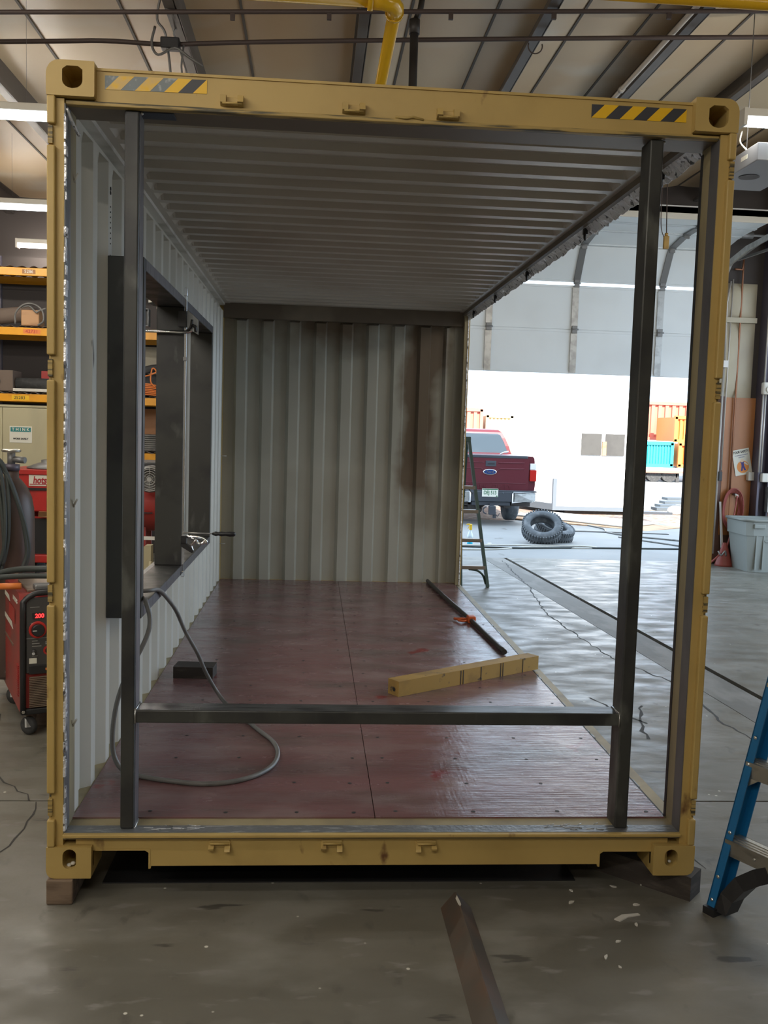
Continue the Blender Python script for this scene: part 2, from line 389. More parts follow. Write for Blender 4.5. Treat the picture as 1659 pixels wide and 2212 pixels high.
# floor: base plus slabs with dirty joints between them
fl = MB().box((XL-.2, YB-.2, -.20), (XR+.2, YF+.15, -.030)).build('floor', 'joint', kind='structure', origin=(0, 0, 0))
def xs(y): return 4.21 - 0.05*y
ys = [YB, -4.2, 0.965, YF+.15]; g = .007
for j in range(3):
    y0, y1 = ys[j]+g, ys[j+1]-g
    for (xa, xb) in ((lambda y: XL, lambda y: -1.9-g), (lambda y: -1.9+g, lambda y: xs(y)-.34), (lambda y: xs(y)-.334, lambda y: xs(y)-.026), (lambda y: xs(y)+.026, lambda y: XR)):
        MB().prism([(xa(y0), y0, -.03), (xb(y0), y0, -.03), (xb(y1), y1, -.03), (xa(y1), y1, -.03)], (0, 0, .03)).build('slab', 'concrete' if xb(0)-xa(0) > .5 else 'concrete_patch', fl)
def crack(pts, wd):
    m = MB(); P = []
    for a, b in zip(pts[:-1], pts[1:]):
        n = max(2, int((Vector(b)-Vector(a)).length/.07))
        for i in range(n): P.append(Vector(a).lerp(Vector(b), i/n) + Vector((R.uniform(-.016, .016), R.uniform(-.016, .016))))
    P.append(Vector(pts[-1])); Lv = []; Rv = []
    for i, p in enumerate(P):
        d = (P[min(i+1, len(P)-1)]-P[max(i-1, 0)]).normalized(); n = Vector((-d.y, d.x)); w2 = wd*R.uniform(.3, 1.1)
        Lv.append(m._v((p.x+n.x*w2, p.y+n.y*w2, .0012))); Rv.append(m._v((p.x-n.x*w2, p.y-n.y*w2, .0012)))
    for i in range(len(P)-1): m.bm.faces.new((Lv[i], Lv[i+1], Rv[i+1], Rv[i]))
    return m.build('crack', 'joint', fl)
crack([(-.30, .96), (-.257, .656), (-.279, .474), (-.32, .33), (-.45, .05), (-.52, -.3)], .006)
crack([(3.62, 9.6), (3.48, 7.3), (3.29, 5.75), (3.32, 4.7), (3.37, 3.9), (3.62, 3.1), (3.55, 2.2), (3.75, 1.0)], .009)
crack([(-.34, .97), (-.75, 1.5), (-.9, 2.3)], .005)
crack([(2.62, .95), (2.55, .55), (2.60, .25)], .0025)
crack([(3.15, 2.6), (3.0, 2.2), (2.95, 1.9)], .012)
crack([(2.85, 2.75), (2.95, 2.45), (3.05, 2.2)], .008)

# ceiling: sagging insulation blankets between purlins, roof pitch rises to the right
ce = MB()
for i in range(1): ce.prism([(XL-.2, YB-.2, ceil_z(XL)+.16), (XR+.2, YB-.2, ceil_z(XR)+.16), (XR+.2, YB-.2, ceil_z(XR)+.24), (XL-.2, YB-.2, ceil_z(XL)+.24)], (0, YF-YB+.4, 0))
ce = ce.build('ceiling', 'darkwall', kind='structure', origin=(0, 0, 4.8))
seams = [-5.6, -4.75, -3.9, -3.05, -2.2, -1.30, -.575, .315, 1.20, 1.61, 2.275, 2.97, 3.53, 4.35, 5.1, 5.9, 6.7, 7.5, 8.18]
for a, b in zip(seams[:-1], seams[1:]):
    m = MB(); n = 6; ny = 20; gr = []
    for iy in range(ny+1):
        y = YB + (YF-YB)*iy/ny; row = []
        for ix in range(n+1):
            t = ix/n; x = a + (b-a)*t
            row.append(m._v((x, y, ceil_z(x) + .03 - .035*math.sin(math.pi*t))))
        gr.append(row)
    for iy in range(ny):
        for ix in range(n):
            q = m.bm.faces.new((gr[iy][ix], gr[iy][ix+1], gr[iy+1][ix+1], gr[iy+1][ix])); q.smooth = True
    m.build('insulation_blanket', 'insul', ce)
for a in seams[1:-1]:
    MB().box((a-.010, YB+.01, ceil_z(a)+.018), (a+.010, YF-.01, ceil_z(a)+.034)).build('seam_tape', 'seam', ce)
for a in (-4.6, -3.1, -1.75, -.1, 1.27, 2.62, 3.78, 4.85, 6.2, 7.6):
    z = ceil_z(a); m = MB()
    # Z-section purlin
    m.box((a-.0, YB+.02, z-.20), (a+.012, YF-.02, z+.03))
    m.box((a-.075, YB+.02, z-.20), (a+.006, YF-.02, z-.188)); m.box((a-.075, YB+.02, z-.188), (a-.066, YF-.02, z-.168))
    m.box((a+.0, YB+.02, z+.018), (a+.085, YF-.02, z+.03))
    m.build('purlin', 'purlin', ce)
for yy in (-6.5, ):
    MB().box((XL, yy-.1, 4.0), (XR, yy+.1, 4.4)).build('rafter', 'purlin', ce)

# walls
def wall(name, a, b, m='darkwall'): return MB().box(a, b).build(name, m, kind='structure')
wall('wall_left', (XL-.2, YB-.2, 0), (XL, YF+.15, 4.75), 'insul_wall')
MB().box((XR, YB-.2, 0), (XR+.2, 1.1, 6.0)).box((XR, 9.3, 0), (XR+.2, YF+.15, 6.0)).box((XR, 1.1, 4.4), (XR+.2, 9.3, 6.0)).build('wall_right', 'insul_wall', kind='structure')  # opening added in this unseen wall to let daylight reach the container
wall('wall_front', (XL, YB-.2, 0), (XR, YB, 6.0), 'insul_wall')
DX0, DX1, DH = 1.75, 6.52, 4.02
wb = MB().box((XL, YF, 0), (DX0, YF+.15, 5.9)).box((DX1, YF, 0), (XR, YF+.15, 5.9)).box((DX0, YF, DH), (DX1, YF+.15, 5.9)).build('wall_back', 'darkwall', kind='structure', origin=(0, YF, 0))
# insulation panels and boards on the back wall right of the door
def bulge(x0, x1, z0, z1, y, mt='insul_wall', nm='insulation_panel', par=None, d=.06):
    m = MB(); nx, nz = 6, 8; gr = []
    for i in range(nz+1):
        row = []
        for j in range(nx+1):
            u, v = j/nx, i/nz
            b = (math.sin(math.pi*u)**.5 if 0 < u < 1 else 0)*(math.sin(math.pi*v)**.3 if 0 < v < 1 else 0)
            row.append(m._v((x0+(x1-x0)*u, y-.01-d*b, z0+(z1-z0)*v)))
        gr.append(row)
    for i in range(nz):
        for j in range(nx):
            q = m.bm.faces.new((gr[i][j], gr[i][j+1], gr[i+1][j+1], gr[i+1][j])); q.smooth = True
    return m.build(nm, mt, par)
bulge(6.60, 7.13, 3.46, 3.98, YF, par=wb); bulge(6.60, 7.13, 2.36, 3.45, YF, par=wb)
MB().box((6.62, YF-.085, 3.43), (7.12, YF-.02, 3.50)).build('girt_band', 'insul_wall', wb)
for x0, x1, z0, z1, mt in ((6.60, 6.765, 0, 2.40, 'plydark'), (6.77, 6.905, .0, 2.385, 'plywall'), (6.91, 7.205, .0, 2.385, 'plywall'), (7.42, 8.15, 0, 1.72, 'plywall')):
    MB().box((x0, YF-.022, z0+.02), (x1, YF, z1)).build('plywood_board', mt, wb)
MB().box((6.6, YF-.03, .02), (7.2, YF-.022, .42)).build('dark_lower_strip', 'plydark', wb)  # shading low on the plywood, put into a dark strip
for a, b in ((7.21, 7.24), (7.36, 7.39)):
    MB().box((a, YF-.22, 0), (b, YF, 5.2)).build('column_flange', 'purlin_blue', wb)
MB().box((7.24, YF-.11, 0), (7.36, YF-.09, 5.2)).build('column_web', 'purlin_blue', wb)
for a, b in ((7.42, 8.15),):
    bulge(a, b, 2.4, 4.9, YF, par=wb)

# ------------------------------------------------------------------ garage door, half open
gd = thing('sectional_door', (4.2, 9.6, 2.63), 'half-open grey overhead sectional door with galvanised stiles, curving up onto its tracks', 'garage door')
dpath = [(9.66, 2.635, 9.66, 3.240), (9.66, 3.240, 9.66, 3.845), (9.645, 3.885, 9.37, 4.335), (9.36, 4.345, 8.88, 4.43), (8.87, 4.432, 8.45, 4.445), (8.44, 4.446, 8.06, 4.455), (8.05, 4.456, 7.66, 4.465)]
DA, DB = 1.8, 6.45
for y0, z0, y1, z1 in dpath:
    p0 = Vector((0, y0, z0)); p1 = Vector((0, y1, z1)); d = (p1-p0).normalized(); n = Vector((0, d.z, -d.y))  # outward
    m = MB()
    m.prism([(DA, *(p0)[1:]), (DA, *(p1)[1:]), (DA, *(p1+n*.035)[1:]), (DA, *(p0+n*.035)[1:])], (DB-DA, 0, 0))
    # rolled edges
    for q, s_ in ((p0, 1), (p1, -1)):
        a = q + d*.003*s_; b_ = q + d*.035*s_
        m.prism([(DA, *(a)[1:]), (DA, *(b_)[1:]), (DA, *(b_-n*.012)[1:]), (DA, *(a-n*.012)[1:])], (DB-DA, 0, 0))
    m.build('door_section', 'doorpanel', gd)
    for sx in (2.10, 3.30, 4.50, 5.71):
        MB().prism([(sx-.045, *(p0+d*.012-n*.004)[1:]), (sx-.045, *(p1-d*.012-n*.004)[1:]), (sx-.045, *(p1-d*.012-n*.022)[1:]), (sx-.045, *(p0+d*.012-n*.022)[1:])], (.09, 0, 0)).build('stile', 'galv' if z1 < 4 else 'galv_dark', gd)
for (y0, z0) in ((9.65, 3.24), (9.64, 3.865), (9.35, 4.33), (8.865, 4.42), (8.435, 4.435), (8.045, 4.445)):
    for sx in (2.10, 3.30, 4.50, 5.71):
        MB().box((sx-.035, y0-.045, z0-.05), (sx+.035, y0-.022, z0+.05)).cyl((sx-.05, y0-.04, z0), (sx+.05, y0-.04, z0), .012, 8).build('hinge', 'galv_dark', gd)
MB().box((DA, 9.662, 3.225), (DB, 9.690, 3.255)).build('joint_seal', 'galv_dark', gd)
MB().box((DA, 7.60, 4.40), (DB+.8, 7.70, 4.47)).box((DA, 7.60, 4.33), (DB+.8, 7.615, 4.47)).build('top_strut', 'offwhite', gd)
# pull rope with yellow handle
MB().tube(smooth([(4.74, 7.0, 4.75), (4.75, 7.0, 4.4), (4.765, 7.0, 4.02)]), .006, 6).tube(smooth([(4.70, 7.0, 4.75), (4.69, 7.0, 4.4), (4.70, 7.0, 4.1), (4.74, 7.0, 3.98)]), .005, 6).build('pull_rope', 'rod', gd)
MB().box((4.735, 6.98, 3.86), (4.795, 7.02, 4.0), .008).cyl((4.765, 7, 4.0), (4.765, 7, 4.03), .02, 10).build('pull_handle', 'woodyel', gd)
MB().beam((4.72, 6.6, 4.76), (4.72, 9.3, 4.86), .08, .07).build('opener_rail', 'galv', gd)
for x in (6.50,):
    pts = [(x, 9.60, .05), (x, 9.60, 3.45)] + [(x, 9.60-.42*(1-math.cos(t)), 3.45+.75*math.sin(t)*1.0) for t in [math.pi/2*i/8 for i in range(1, 9)]] + [(x, 8.8, 4.27), (x, 7.2, 4.36), (x, 6.2, 4.40)]
    m = MB()
    for a, b in zip(pts[:-1], pts[1:]):
        m.beam(a, b, .012, .075, up=(0, -1, 0) if a[2] < 4 else (0, 0, 1)); m.beam(Vector(a)+Vector((.03, 0, 0)), Vector(b)+Vector((.03, 0, 0)), .06, .010, up=(0, -1, 0) if a[2] < 4 else (0, 0, 1))
    m.build('track', 'galv', gd)
MB().beam((6.54, 9.55, 4.15), (6.75, 7.4, 4.62), .03, .05).beam((6.62, 9.3, 4.22), (6.9, 8.3, 4.30), .03, .03).build('track_hanger', 'galv_dark', gd)
MB().cyl((6.1, 9.50, 4.60), (7.4, 9.50, 4.60), .02, 10).cyl((6.6, 9.5, 4.6), (6.9, 9.5, 4.6), .05, 14).build('spring_shaft', 'galv_dark', gd)

# ------------------------------------------------------------------ shipping container
W, ZB, TOP = 2.438, 0.095, 2.991
sc = thing('shipping_container', (1.219, 3.03, ZB), 'tan yellow shipping container with open front and cut-out side, standing on timber blocks', 'shipping container')
def outline(x0, z0, x1, z1, rad):
    """rad: dict corner->radius, corners 'bl','br','tr','tl'"""
    P = []
    for k, cx, cz, sx, sz, a0 in (('bl', x0, z0, 1, 1, 180), ('br', x1, z0, -1, 1, 270), ('tr', x1, z1, -1, -1, 0), ('tl', x0, z1, 1, -1, 90)):
        r = rad.get(k, .004)
        for i in range(7):
            a = math.radians(a0+90*i/6); P.append((cx+sx*r+r*math.cos(a), cz+sz*r+r*math.sin(a)))
    return P
def ray_hit(P, c, a):
    d = (math.cos(a), math.sin(a)); best = None
    for i in range(len(P)):
        (x1, z1), (x2, z2) = P[i-1], P[i]
        ex, ez = x2-x1, z2-z1; den = d[0]*ez-d[1]*ex
        if abs(den) < 1e-12: continue
        t = ((x1-c[0])*ez-(z1-c[1])*ex)/den; u = ((x1-c[0])*d[1]-(z1-c[1])*d[0])/den
        if t > 0 and -1e-6 <= u <= 1+1e-6 and (best is None or t > best): best = t
    return (c[0]+d[0]*best, c[1]+d[1]*best)
def casting(x0, z0, x1, z1, y0, y1, hole, rad, name='corner_casting'):
    m = MB(); P = outline(x0, z0, x1, z1, rad); hx, hz, hw, hh, flat = hole
    # hole: stadium / D shapes
    N = 40; c = (hx, hz)
    H = []
    if flat: # flat top, round bottom
        H = [(hx-hw, hz+hh), (hx-hw, hz)] + [(hx+hw*math.cos(a), hz-.3*hh+(.7*hh)*math.sin(a)) for a in [math.pi+math.pi*i/12 for i in range(13)]] + [(hx+hw, hz+.7*hh), (hx+.5*hw, hz+hh), (hx-.5*hw, hz+hh)][0:1] + [(hx+.55*hw, hz+hh), (hx-.55*hw, hz+hh), (hx-hw, hz+.7*hh)]
        H = H[2:]
    else:
        H = [(hx+hw*math.cos(a), hz+(hh-hw)+hw*math.sin(a)) for a in [math.pi*i/10 for i in range(11)]] + [(hx+hw*math.cos(a), hz-(hh-hw)+hw*math.sin(a)) for a in [math.pi+math.pi*i/10 for i in range(11)]]
    rings = []
    angs = [2*math.pi*i/N for i in range(N)]
    # include exact corner directions
    extra = [math.atan2(z-c[1], x-c[0]) % (2*math.pi) for x, z in ((x0, z0), (x1, z0), (x1, z1), (x0, z1))]
    angs = sorted(set([round(a, 5) for a in angs+extra]))
    ys_ = y0; ye = y1; s_ = 1 if y1 > y0 else -1
    O = [ray_hit(P, c, a) for a in angs]; I = [ray_hit(H, c, a) for a in angs]
    rings.append([m._v((x, ye, z)) for x, z in O]); rings.append([m._v((x, ys_, z)) for x, z in O])
    rings.append([m._v((x, ys_, z)) for x, z in I]); rings.append([m._v((x, ys_+s_*.02, z)) for x, z in I])
    I2 = [(c[0]+(x-c[0])*1.12, c[1]+(z-c[1])*1.10) for x, z in I]
    rings.append([m._v((x, ys_+s_*.022, z)) for x, z in I2]); rings.append([m._v((x, ys_+s_*.15, z)) for x, z in I2])
    k = len(angs)
    for A, B in zip(rings[:-1], rings[1:]):
        for j in range(k): m.bm.faces.new((A[j], A[(j+1) % k], B[(j+1) % k], B[j]))
    m.bm.faces.new(rings[0]); m.bm.faces.new(rings[-1])
    return m.build(name, 'yellow', sc)
for y0, y1 in ((0.0, .178), (6.058, 5.88)):
    casting(0, ZB, .162, ZB+.118, y0, y1, (.084, .168, .025, .038, False), {'bl': .03})
    casting(W-.162, ZB, W, ZB+.118, y0, y1, (W-.092, .164, .026, .034, False), {'br': .03})
    casting(0, TOP-.118, .162, TOP, y0, y1, (.088, 2.935, .034, .037, True), {'tl': .045})
    casting(W-.162, TOP-.118, W, TOP, y0, y1, (W-.076, 2.926, .036, .039, True), {'tr': .045})
# door header
MB().box((.155, .035, 2.868), (W-.155, .20, 2.975)).box((.155, .030, 2.971), (W-.155, .21, 2.980)).build('header_beam', 'yellow', sc)
MB().box((.058, .028, 2.853), (W-.058, .060, 2.868), .003).build('header_lip', 'yellow_dark', sc)
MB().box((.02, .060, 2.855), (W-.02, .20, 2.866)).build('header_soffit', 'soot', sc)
MB().box((.30, .07, 2.8515), (.42, .14, 2.8545)).build('tape', 'bluetape', sc, label='piece of dark blue masking tape')
MB().box((.5, .045, 2.976), (2.0, .055, 2.982)).build('gasket_line', 'yellow_dark', sc)
m = MB(); m.tube([(1.20, .03, 2.872), (1.24, .022, 2.868), (1.26, .026, 2.874), (1.30, .03, 2.866)], .005, 6); m.build('bent_lip_tear', 'yellow_dark', sc)
# sill
MB().box((.058, .000, .247), (W-.058, .020, .2595), .003).build('sill_lip', 'yellow', sc)
MB().box((.058, .018, .236), (W-.058, .150, .259)).build('sill_plate', 'beige_inner', sc, label='top of the sill, pale tan paint')
MB().box((.062, .022, .259), (W-.062, .085, .2602)).build('ground_strip', 'ground', sc, label='bare ground steel strip')
MB().prism([(.162, .03, .128), (.162, .03, .188), (.35, .03, .188), (.364, .03, .178), (.364, .03, .118), (.372, .03, .118), (.374, .03, .128), (2.066, .03, .128), (2.068, .03, .118), (2.075, .03, .118), (2.075, .03, .168), (2.09, .03, .178), (2.276, .03, .178), (2.276, .03, .128), (2.34, .03, .128), (2.34, .03, .247), (.1, .03, .247), (.1, .03, .128)], (0, .012, 0)).build('sill_beam', 'yellow', sc)
MB().box((.17, .028, .188), (.37, .10, .194)).box((.364, .028, .118), (.370, .10, .188)).build('fork_pocket_edge', 'yellow', sc)
MB().box((2.07, .028, .178), (2.276, .10, .184)).box((2.069, .028, .118), (2.075, .10, .178)).build('fork_pocket_edge', 'yellow', sc)
# locking-bar keepers
for bx, bz, fl_, up in ((.628, 2.896, 1, 1), (1.052, 2.894, 1, 1), (1.386, 2.891, -1, 1), (.626, .206, 1, -1), (1.043, .205, 1, -1), (1.400, .203, -1, -1)):
    m = MB()
    m.box((bx-.038, .024, bz-.006*up-.012), (bx+.038, .036, bz-.006*up+.016), .003)
    for s_ in (-1, 1):
        h = .032 if s_ == fl_ else .022
        m.prism([(bx+s_*.030-.011, .030, bz-.020), (bx+s_*.030-.011, .030, bz+.016), (bx+s_*.030-.011, .004, bz+.012*up*.6+.004), (bx+s_*.030-.011, -.002 if s_ == fl_ else .008, bz-.012)], (.020, 0, 0))
    m.cyl((bx-.034, .012, bz-.014*up), (bx+.034, .012, bz-.014*up), .004, 8)
    m.build('lock_keeper', 'yellow', sc)
# hazard tape
def hazard(x0, x1, zt0, zt1, h, scheme):
    n = len(scheme['bands']); p = MB()
    zt = lambda x: zt0+(zt1-zt0)*(x-x0)/(x1-x0)
    p.prism([(x0, .0345, zt(x0)-h), (x1, .0345, zt(x1)-h), (x1, .0345, zt(x1)), (x0, .0345, zt(x0))], (0, -.0006, 0))
    tp = p.build('hazard_tape', scheme['base'], sc)
    for a, b, mt in scheme['bands']:   # band: lower x start/end, slanted right by h*1.05
        sh = h*1.0; pts = []
        def cl(x): return min(max(x, x0), x1)
        # polygon clipped to the tape
        poly = []
        K = 8
        for i in range(K+1):
            t = i/K; poly.append((cl(a+sh*t), t))
        for i in range(K+1):
            t = 1-i/K; poly.append((cl(b+sh*t), t))
        pp = []
        for x, t in poly:
            q = (x, .0338, zt(x)-h+h*t)
            if not pp or (Vector(pp[-1])-Vector(q)).length > 1e-5: pp.append(q)
        if (Vector(pp[0])-Vector(pp[-1])).length < 1e-5: pp.pop()
        if len(pp) < 3: continue
        MB().prism(pp, (0, -.0006, 0)).build('tape_stripe', mt, tp)
hz_h = .047
hazard(.190, .539, 2.958, 2.962, hz_h, dict(base='tapeworn', bands=[(.192, .243, 'tapefaded'), (.292, .343, 'tapefaded'), (.392, .440, 'tapeyellow'), (.440, .490, 'tapeblack'), (.490, .56, 'tapeyellow')]))
hazard(1.905, 2.255, 2.956, 2.957, hz_h, dict(base='tapeblack', bands=[(1.905, 1.957, 'tapeyellow'), (2.009, 2.059, 'tapeyellow'), (2.109, 2.159, 'tapeyellow'), (2.210, 2.27, 'tapeyellow')]))
# front corner posts
for s_ in (0, 1):
    X = (lambda x: x) if s_ == 0 else (lambda x: W-x)
    def bx(m, xa, xb, ya, yb, za, zb, bev=0):
        a, b = sorted((X(xa), X(xb))); return m.box((a, ya, za), (b, yb, zb), bev)
    bx(MB(), .006, .056, .020, .16, .21, 2.87).build('corner_post', 'yellow', sc)
    bx(MB(), .054, .058, .022, .178, .255, 2.855).build('jamb_face', 'beige_inner', sc)
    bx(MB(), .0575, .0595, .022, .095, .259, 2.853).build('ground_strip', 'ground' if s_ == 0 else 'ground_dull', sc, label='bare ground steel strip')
    for za, zb in ((.213, .315), (.395 if s_ else .415, 1.108), (1.19, 1.908), (1.995, 2.708), (2.78, 2.873)):
        bx(MB(), .002, .030, .000, .024, za, zb, .005).build('hinge_guard', 'yellow', sc)
    for z in (.36, 1.15, 1.95, 2.745):
        bx(MB(), .004, .020, .008, .030, z-.03, z+.03).build('hinge_lug', 'yellow_dark', sc)
    bx(MB(), .008, .014, .018, .0205, .32, 2.80).build('weld_seam', 'yellow_dark', sc)
MB().box((W-.0605, .162, .262), (W-.0585, .182, 2.84)).build('scorched_edge', 'black', sc)
m = MB()
for i in range(90):
    z = .27 + 2.55*i/90 + R.uniform(-.01, .01)
    if R.random() < .72: m.box((.0560, .020+R.uniform(-.004, .004), z), (.0610+R.uniform(0, .003), .030+R.uniform(0, .02), z+R.uniform(.02, .05)))
m.build('cut_edge', 'bright_cut', sc, kind='stuff')
MB().tube(smooth([(.062, .03, 2.84), (.075, .06, 2.80), (.088, .10, 2.77)]), .006, 6).build('grinding_burr', 'bright_cut', sc)
for z, y in ((2.62, .15), (1.45, .15), (.62, .15)):
    MB().tube([(.058, y, z), (.075, y-.01, z+.03)], .004, 6).build('hook', 'rail', sc)

# corrugated left wall with cut-out
def wall_profile(y, s0=.166, pitch=.278):
    k = (y-s0) % pitch
    if y < .165: return 0.
    if k < .032: return k/.032
    if k < .102: return 1.
    if k < .134: return 1-(k-.102)/.032
    return 0.
ylist = [.15, .165]
k = .166
while k < 5.86:
    for o_ in (0, .032, .102, .134):
        if .1655 < k+o_ < 5.88: ylist.append(k+o_)
    k += .278
OY0, OY1, OZ0, OZ1 = .80, 3.47, .95, 2.43
ylist += [OY0, OY1, 5.90]; ylist = sorted(set(round(v, 4) for v in ylist))
zl = [.250, OZ0, OZ1, 2.855, 2.895, 2.935]
m = MB(); grid = []
for y in ylist:
    grid.append([m._v((.012+.038*wall_profile(y)*(1 if z < 2.87 else 0), y, z - (.012*(1-wall_profile(y)) if abs(z-2.855) < .001 else 0))) for z in zl])
for i in range(len(ylist)-1):
    for j in range(len(zl)-1):
        if j == 1 and OY0-1e-4 <= ylist[i] and ylist[i+1] <= OY1+1e-4: continue
        m.bm.faces.new((grid[i][j], grid[i+1][j], grid[i+1][j+1], grid[i][j+1]))
m.build('side_wall', 'inner', sc, solid=.002)
m = MB()
for zz in [2.30+.022*i for i in range(9)]+[2.68-.022*i for i in range(8)]:
    m.cyl((.0495, .790, zz), (.0535, .790, zz), .0035, 6)
for zz in (2.755, 2.738, 2.42):
    m.cyl((.0495, .790, zz), (.054, .790, zz), .008, 8)
m.build('vent_holes', 'dark_hole', sc, kind='stuff')
MB().box((.002, .178, 2.915), (.060, 5.88, 2.985)).build('top_rail', 'rail', sc)
MB().box((.002, .178, .11), (.055, 5.88, .262)).build('bottom_rail', 'beige_inner', sc)
MB().box((W-.062, .178, .11), (W-.004, 5.88, .256)).build('bottom_rail', 'beige_inner', sc)
MB().box((W-.0665, .178, .256), (W-.058, 5.88, .262)).build('cut_line', 'dark_hole', sc)
m = MB()
for i in range(60):
    y = .2+5.6*i/60; 
    if R.random() < .7: m.box((W-.060, y, .256), (W-.052, y+R.uniform(.02, .09), .259+R.uniform(0, .004)))
m.build('cut_edge', 'ground', sc, kind='stuff')
# right top rail, the cut remains of the side wall and its hooks
MB().box((W-.075, .178, 2.905), (W-.004, 5.88, 2.985)).build('top_rail', 'soot', sc)
m = MB(); n = 150
ya = .20; pr = None
for i in range(n+1):
    y = ya + 5.62*i/n; zl_ = 2.862 + R.uniform(-.006, .008) ; xx = 2.402 + .006*math.sin(i*.9)
    row = [m._v((2.428, y, zl_)), m._v((2.410+R.uniform(-.006, .006), y, 2.885+R.uniform(-.003, .003))), m._v((2.386, y, 2.908))]
    if pr: 
        for j in range(2): m.bm.faces.new((pr[j], row[j], row[j+1], pr[j+1]))
    pr = row
m.build('cut_edge', 'bright_cut', sc, solid=.003)
for y in (.64, 1.78, 3.2, 4.36, 5.41):
    MB().tube(smooth([(2.392, y, 2.892), (2.385, y-.015, 2.868), (2.385, y-.02, 2.845), (2.39, y-.01, 2.838)], 4), .008, 6).box((2.382, y-.012, 2.868), (2.402, y+.018, 2.90)).build('lashing_lug', 'black', sc)
# corrugated roof
p0 = .47; P = .209
def roof_prof(y):
    k = (y-p0) % P       # 0 = front-facing slope start (high -> low)
    if k < .022: return 1-k/.022
    if k < .080: return 0.
    if k < .102: return (k-.080)/.022
    return 1.
yy_ = [.19, .22]
kk = p0-P
while kk < 5.86:
    for o_ in (0, .022, .080, .102):
        if .22 < kk+o_ < 5.86: yy_.append(kk+o_)
    kk += P
yy_.append(5.88)
xl_ = [.05, .095, .110, .125, .9, 1.6, 2.30, 2.315, 2.33, 2.385]; fd = [0, 0, .55, 1, 1, 1, 1, .55, 0, 0]
m = MB(); gr = []
for y in yy_:
    pv = roof_prof(y) if .25 < y < 5.8 else 0
    gr.append([m._v((x, y, 2.936+.030*pv*f_)) for x, f_ in zip(xl_, fd)])
for i in range(len(yy_)-1):
    for j in range(len(xl_)-1): m.bm.faces.new((gr[i][j], gr[i+1][j], gr[i+1][j+1], gr[i][j+1]))
m.build('roof_sheet', 'roofpaint', sc, solid=.002)
# end wall
def end_prof(x):
    k = (x-.404) % .2545
    if k < .028: return k/.028
    if k < .116: return 1.
    if k < .134: return 1-(k-.116)/.018
    return 0.
xl_ = [.045]; kk = .404-2*.2545
while kk < 2.3:
    for o_ in (0, .028, .116, .134):
        if .14 < kk+o_ < 2.27: xl_.append(kk+o_)
    kk += .2545
xl_ += [2.30, 2.385]; zl = [.25, 2.78, 2.81, 2.93]
m = MB(); gr = []
for x in xl_:
    gr.append([m._v((x, 5.938-.042*(end_prof(x) if .14 < x < 2.28 else 0)*(1 if z < 2.8 else 0), z)) for z in zl])
for i in range(len(xl_)-1):
    for j in range(3): m.bm.faces.new((gr[i][j], gr[i+1][j], gr[i+1][j+1], gr[i][j+1]))
M['endwall'] = mat('end_wall_grey_paint_with_soot', (0.39, 0.38, 0.32), 0.42, 0, [((0.33, 0.315, 0.26), 1.3, .45, .75, 3)])
def soot_stain(mt):
    nt = mt.node_tree; N = nt.nodes; L = nt.links; b = N['Principled BSDF']
    src = b.inputs['Base Color'].links[0].from_socket
    tc = N.new('ShaderNodeTexCoord'); sp = N.new('ShaderNodeSeparateXYZ'); L.new(tc.outputs['Object'], sp.inputs[0])
    nz = N.new('ShaderNodeTexNoise'); nz.inputs['Scale'].default_value = 1.6; nz.inputs['Detail'].default_value = 4
    L.new(tc.outputs['Object'], nz.inputs['Vector'])
    a = N.new('ShaderNodeMath'); a.operation = 'MULTIPLY_ADD'; L.new(nz.outputs['Fac'], a.inputs[0]); a.inputs[1].default_value = .5; L.new(sp.outputs['X'], a.inputs[2])
    # burnt patch between x=.70 and .98 beside the opening (object space)
    r = N.new('ShaderNodeMapRange'); r.inputs['From Min'].default_value = .79; r.inputs['From Max'].default_value = .90; L.new(a.outputs[0], r.inputs['Value'])
    a2 = N.new('ShaderNodeMath'); a2.operation = 'MULTIPLY_ADD'; L.new(nz.outputs['Fac'], a2.inputs[0]); a2.inputs[1].default_value = 1.6; L.new(sp.outputs['Z'], a2.inputs[2])
    r2 = N.new('ShaderNodeMapRange'); r2.inputs['From Min'].default_value = 1.3; r2.inputs['From Max'].default_value = 2.1; L.new(a2.outputs[0], r2.inputs['Value'])
    r3 = N.new('ShaderNodeMapRange'); r3.inputs['From Min'].default_value = 1.24; r3.inputs['From Max'].default_value = 1.14; L.new(a.outputs[0], r3.inputs['Value'])
    mu = N.new('ShaderNodeMath'); mu.operation = 'MULTIPLY'; L.new(r.outputs[0], mu.inputs[0]); L.new(r2.outputs[0], mu.inputs[1])
    mu2 = N.new('ShaderNodeMath'); mu2.operation = 'MULTIPLY'; L.new(mu.outputs[0], mu2.inputs[0]); L.new(r3.outputs[0], mu2.inputs[1])
    # soot along the top of the wall
    r4 = N.new('ShaderNodeMapRange'); r4.inputs['From Min'].default_value = 3.2; r4.inputs['From Max'].default_value = 3.7; L.new(a2.outputs[0], r4.inputs['Value'])
    mxx = N.new('ShaderNodeMath'); mxx.operation = 'MAXIMUM'; L.new(mu2.outputs[0], mxx.inputs[0]); L.new(r4.outputs[0], mxx.inputs[1])
    mv = N.new('ShaderNodeMath'); mv.operation = 'MULTIPLY'; L.new(mxx.outputs[0], mv.inputs[0]); mv.inputs[1].default_value = .85
    mx = N.new('ShaderNodeMix'); mx.data_type = 'RGBA'; L.new(mv.outputs[0], mx.inputs['Factor']); L.new(src, mx.inputs['A']); mx.inputs['B'].default_value = (.105, .062, .03, 1)
    L.new(mx.outputs['Result'], b.inputs['Base Color'])
soot_stain(M['endwall'])
m.build('end_wall', 'endwall', sc, solid=.002)
MB().box((.05, 5.86, 2.80), (2.39, 5.93, 2.94)).build('end_header', 'soot', sc)
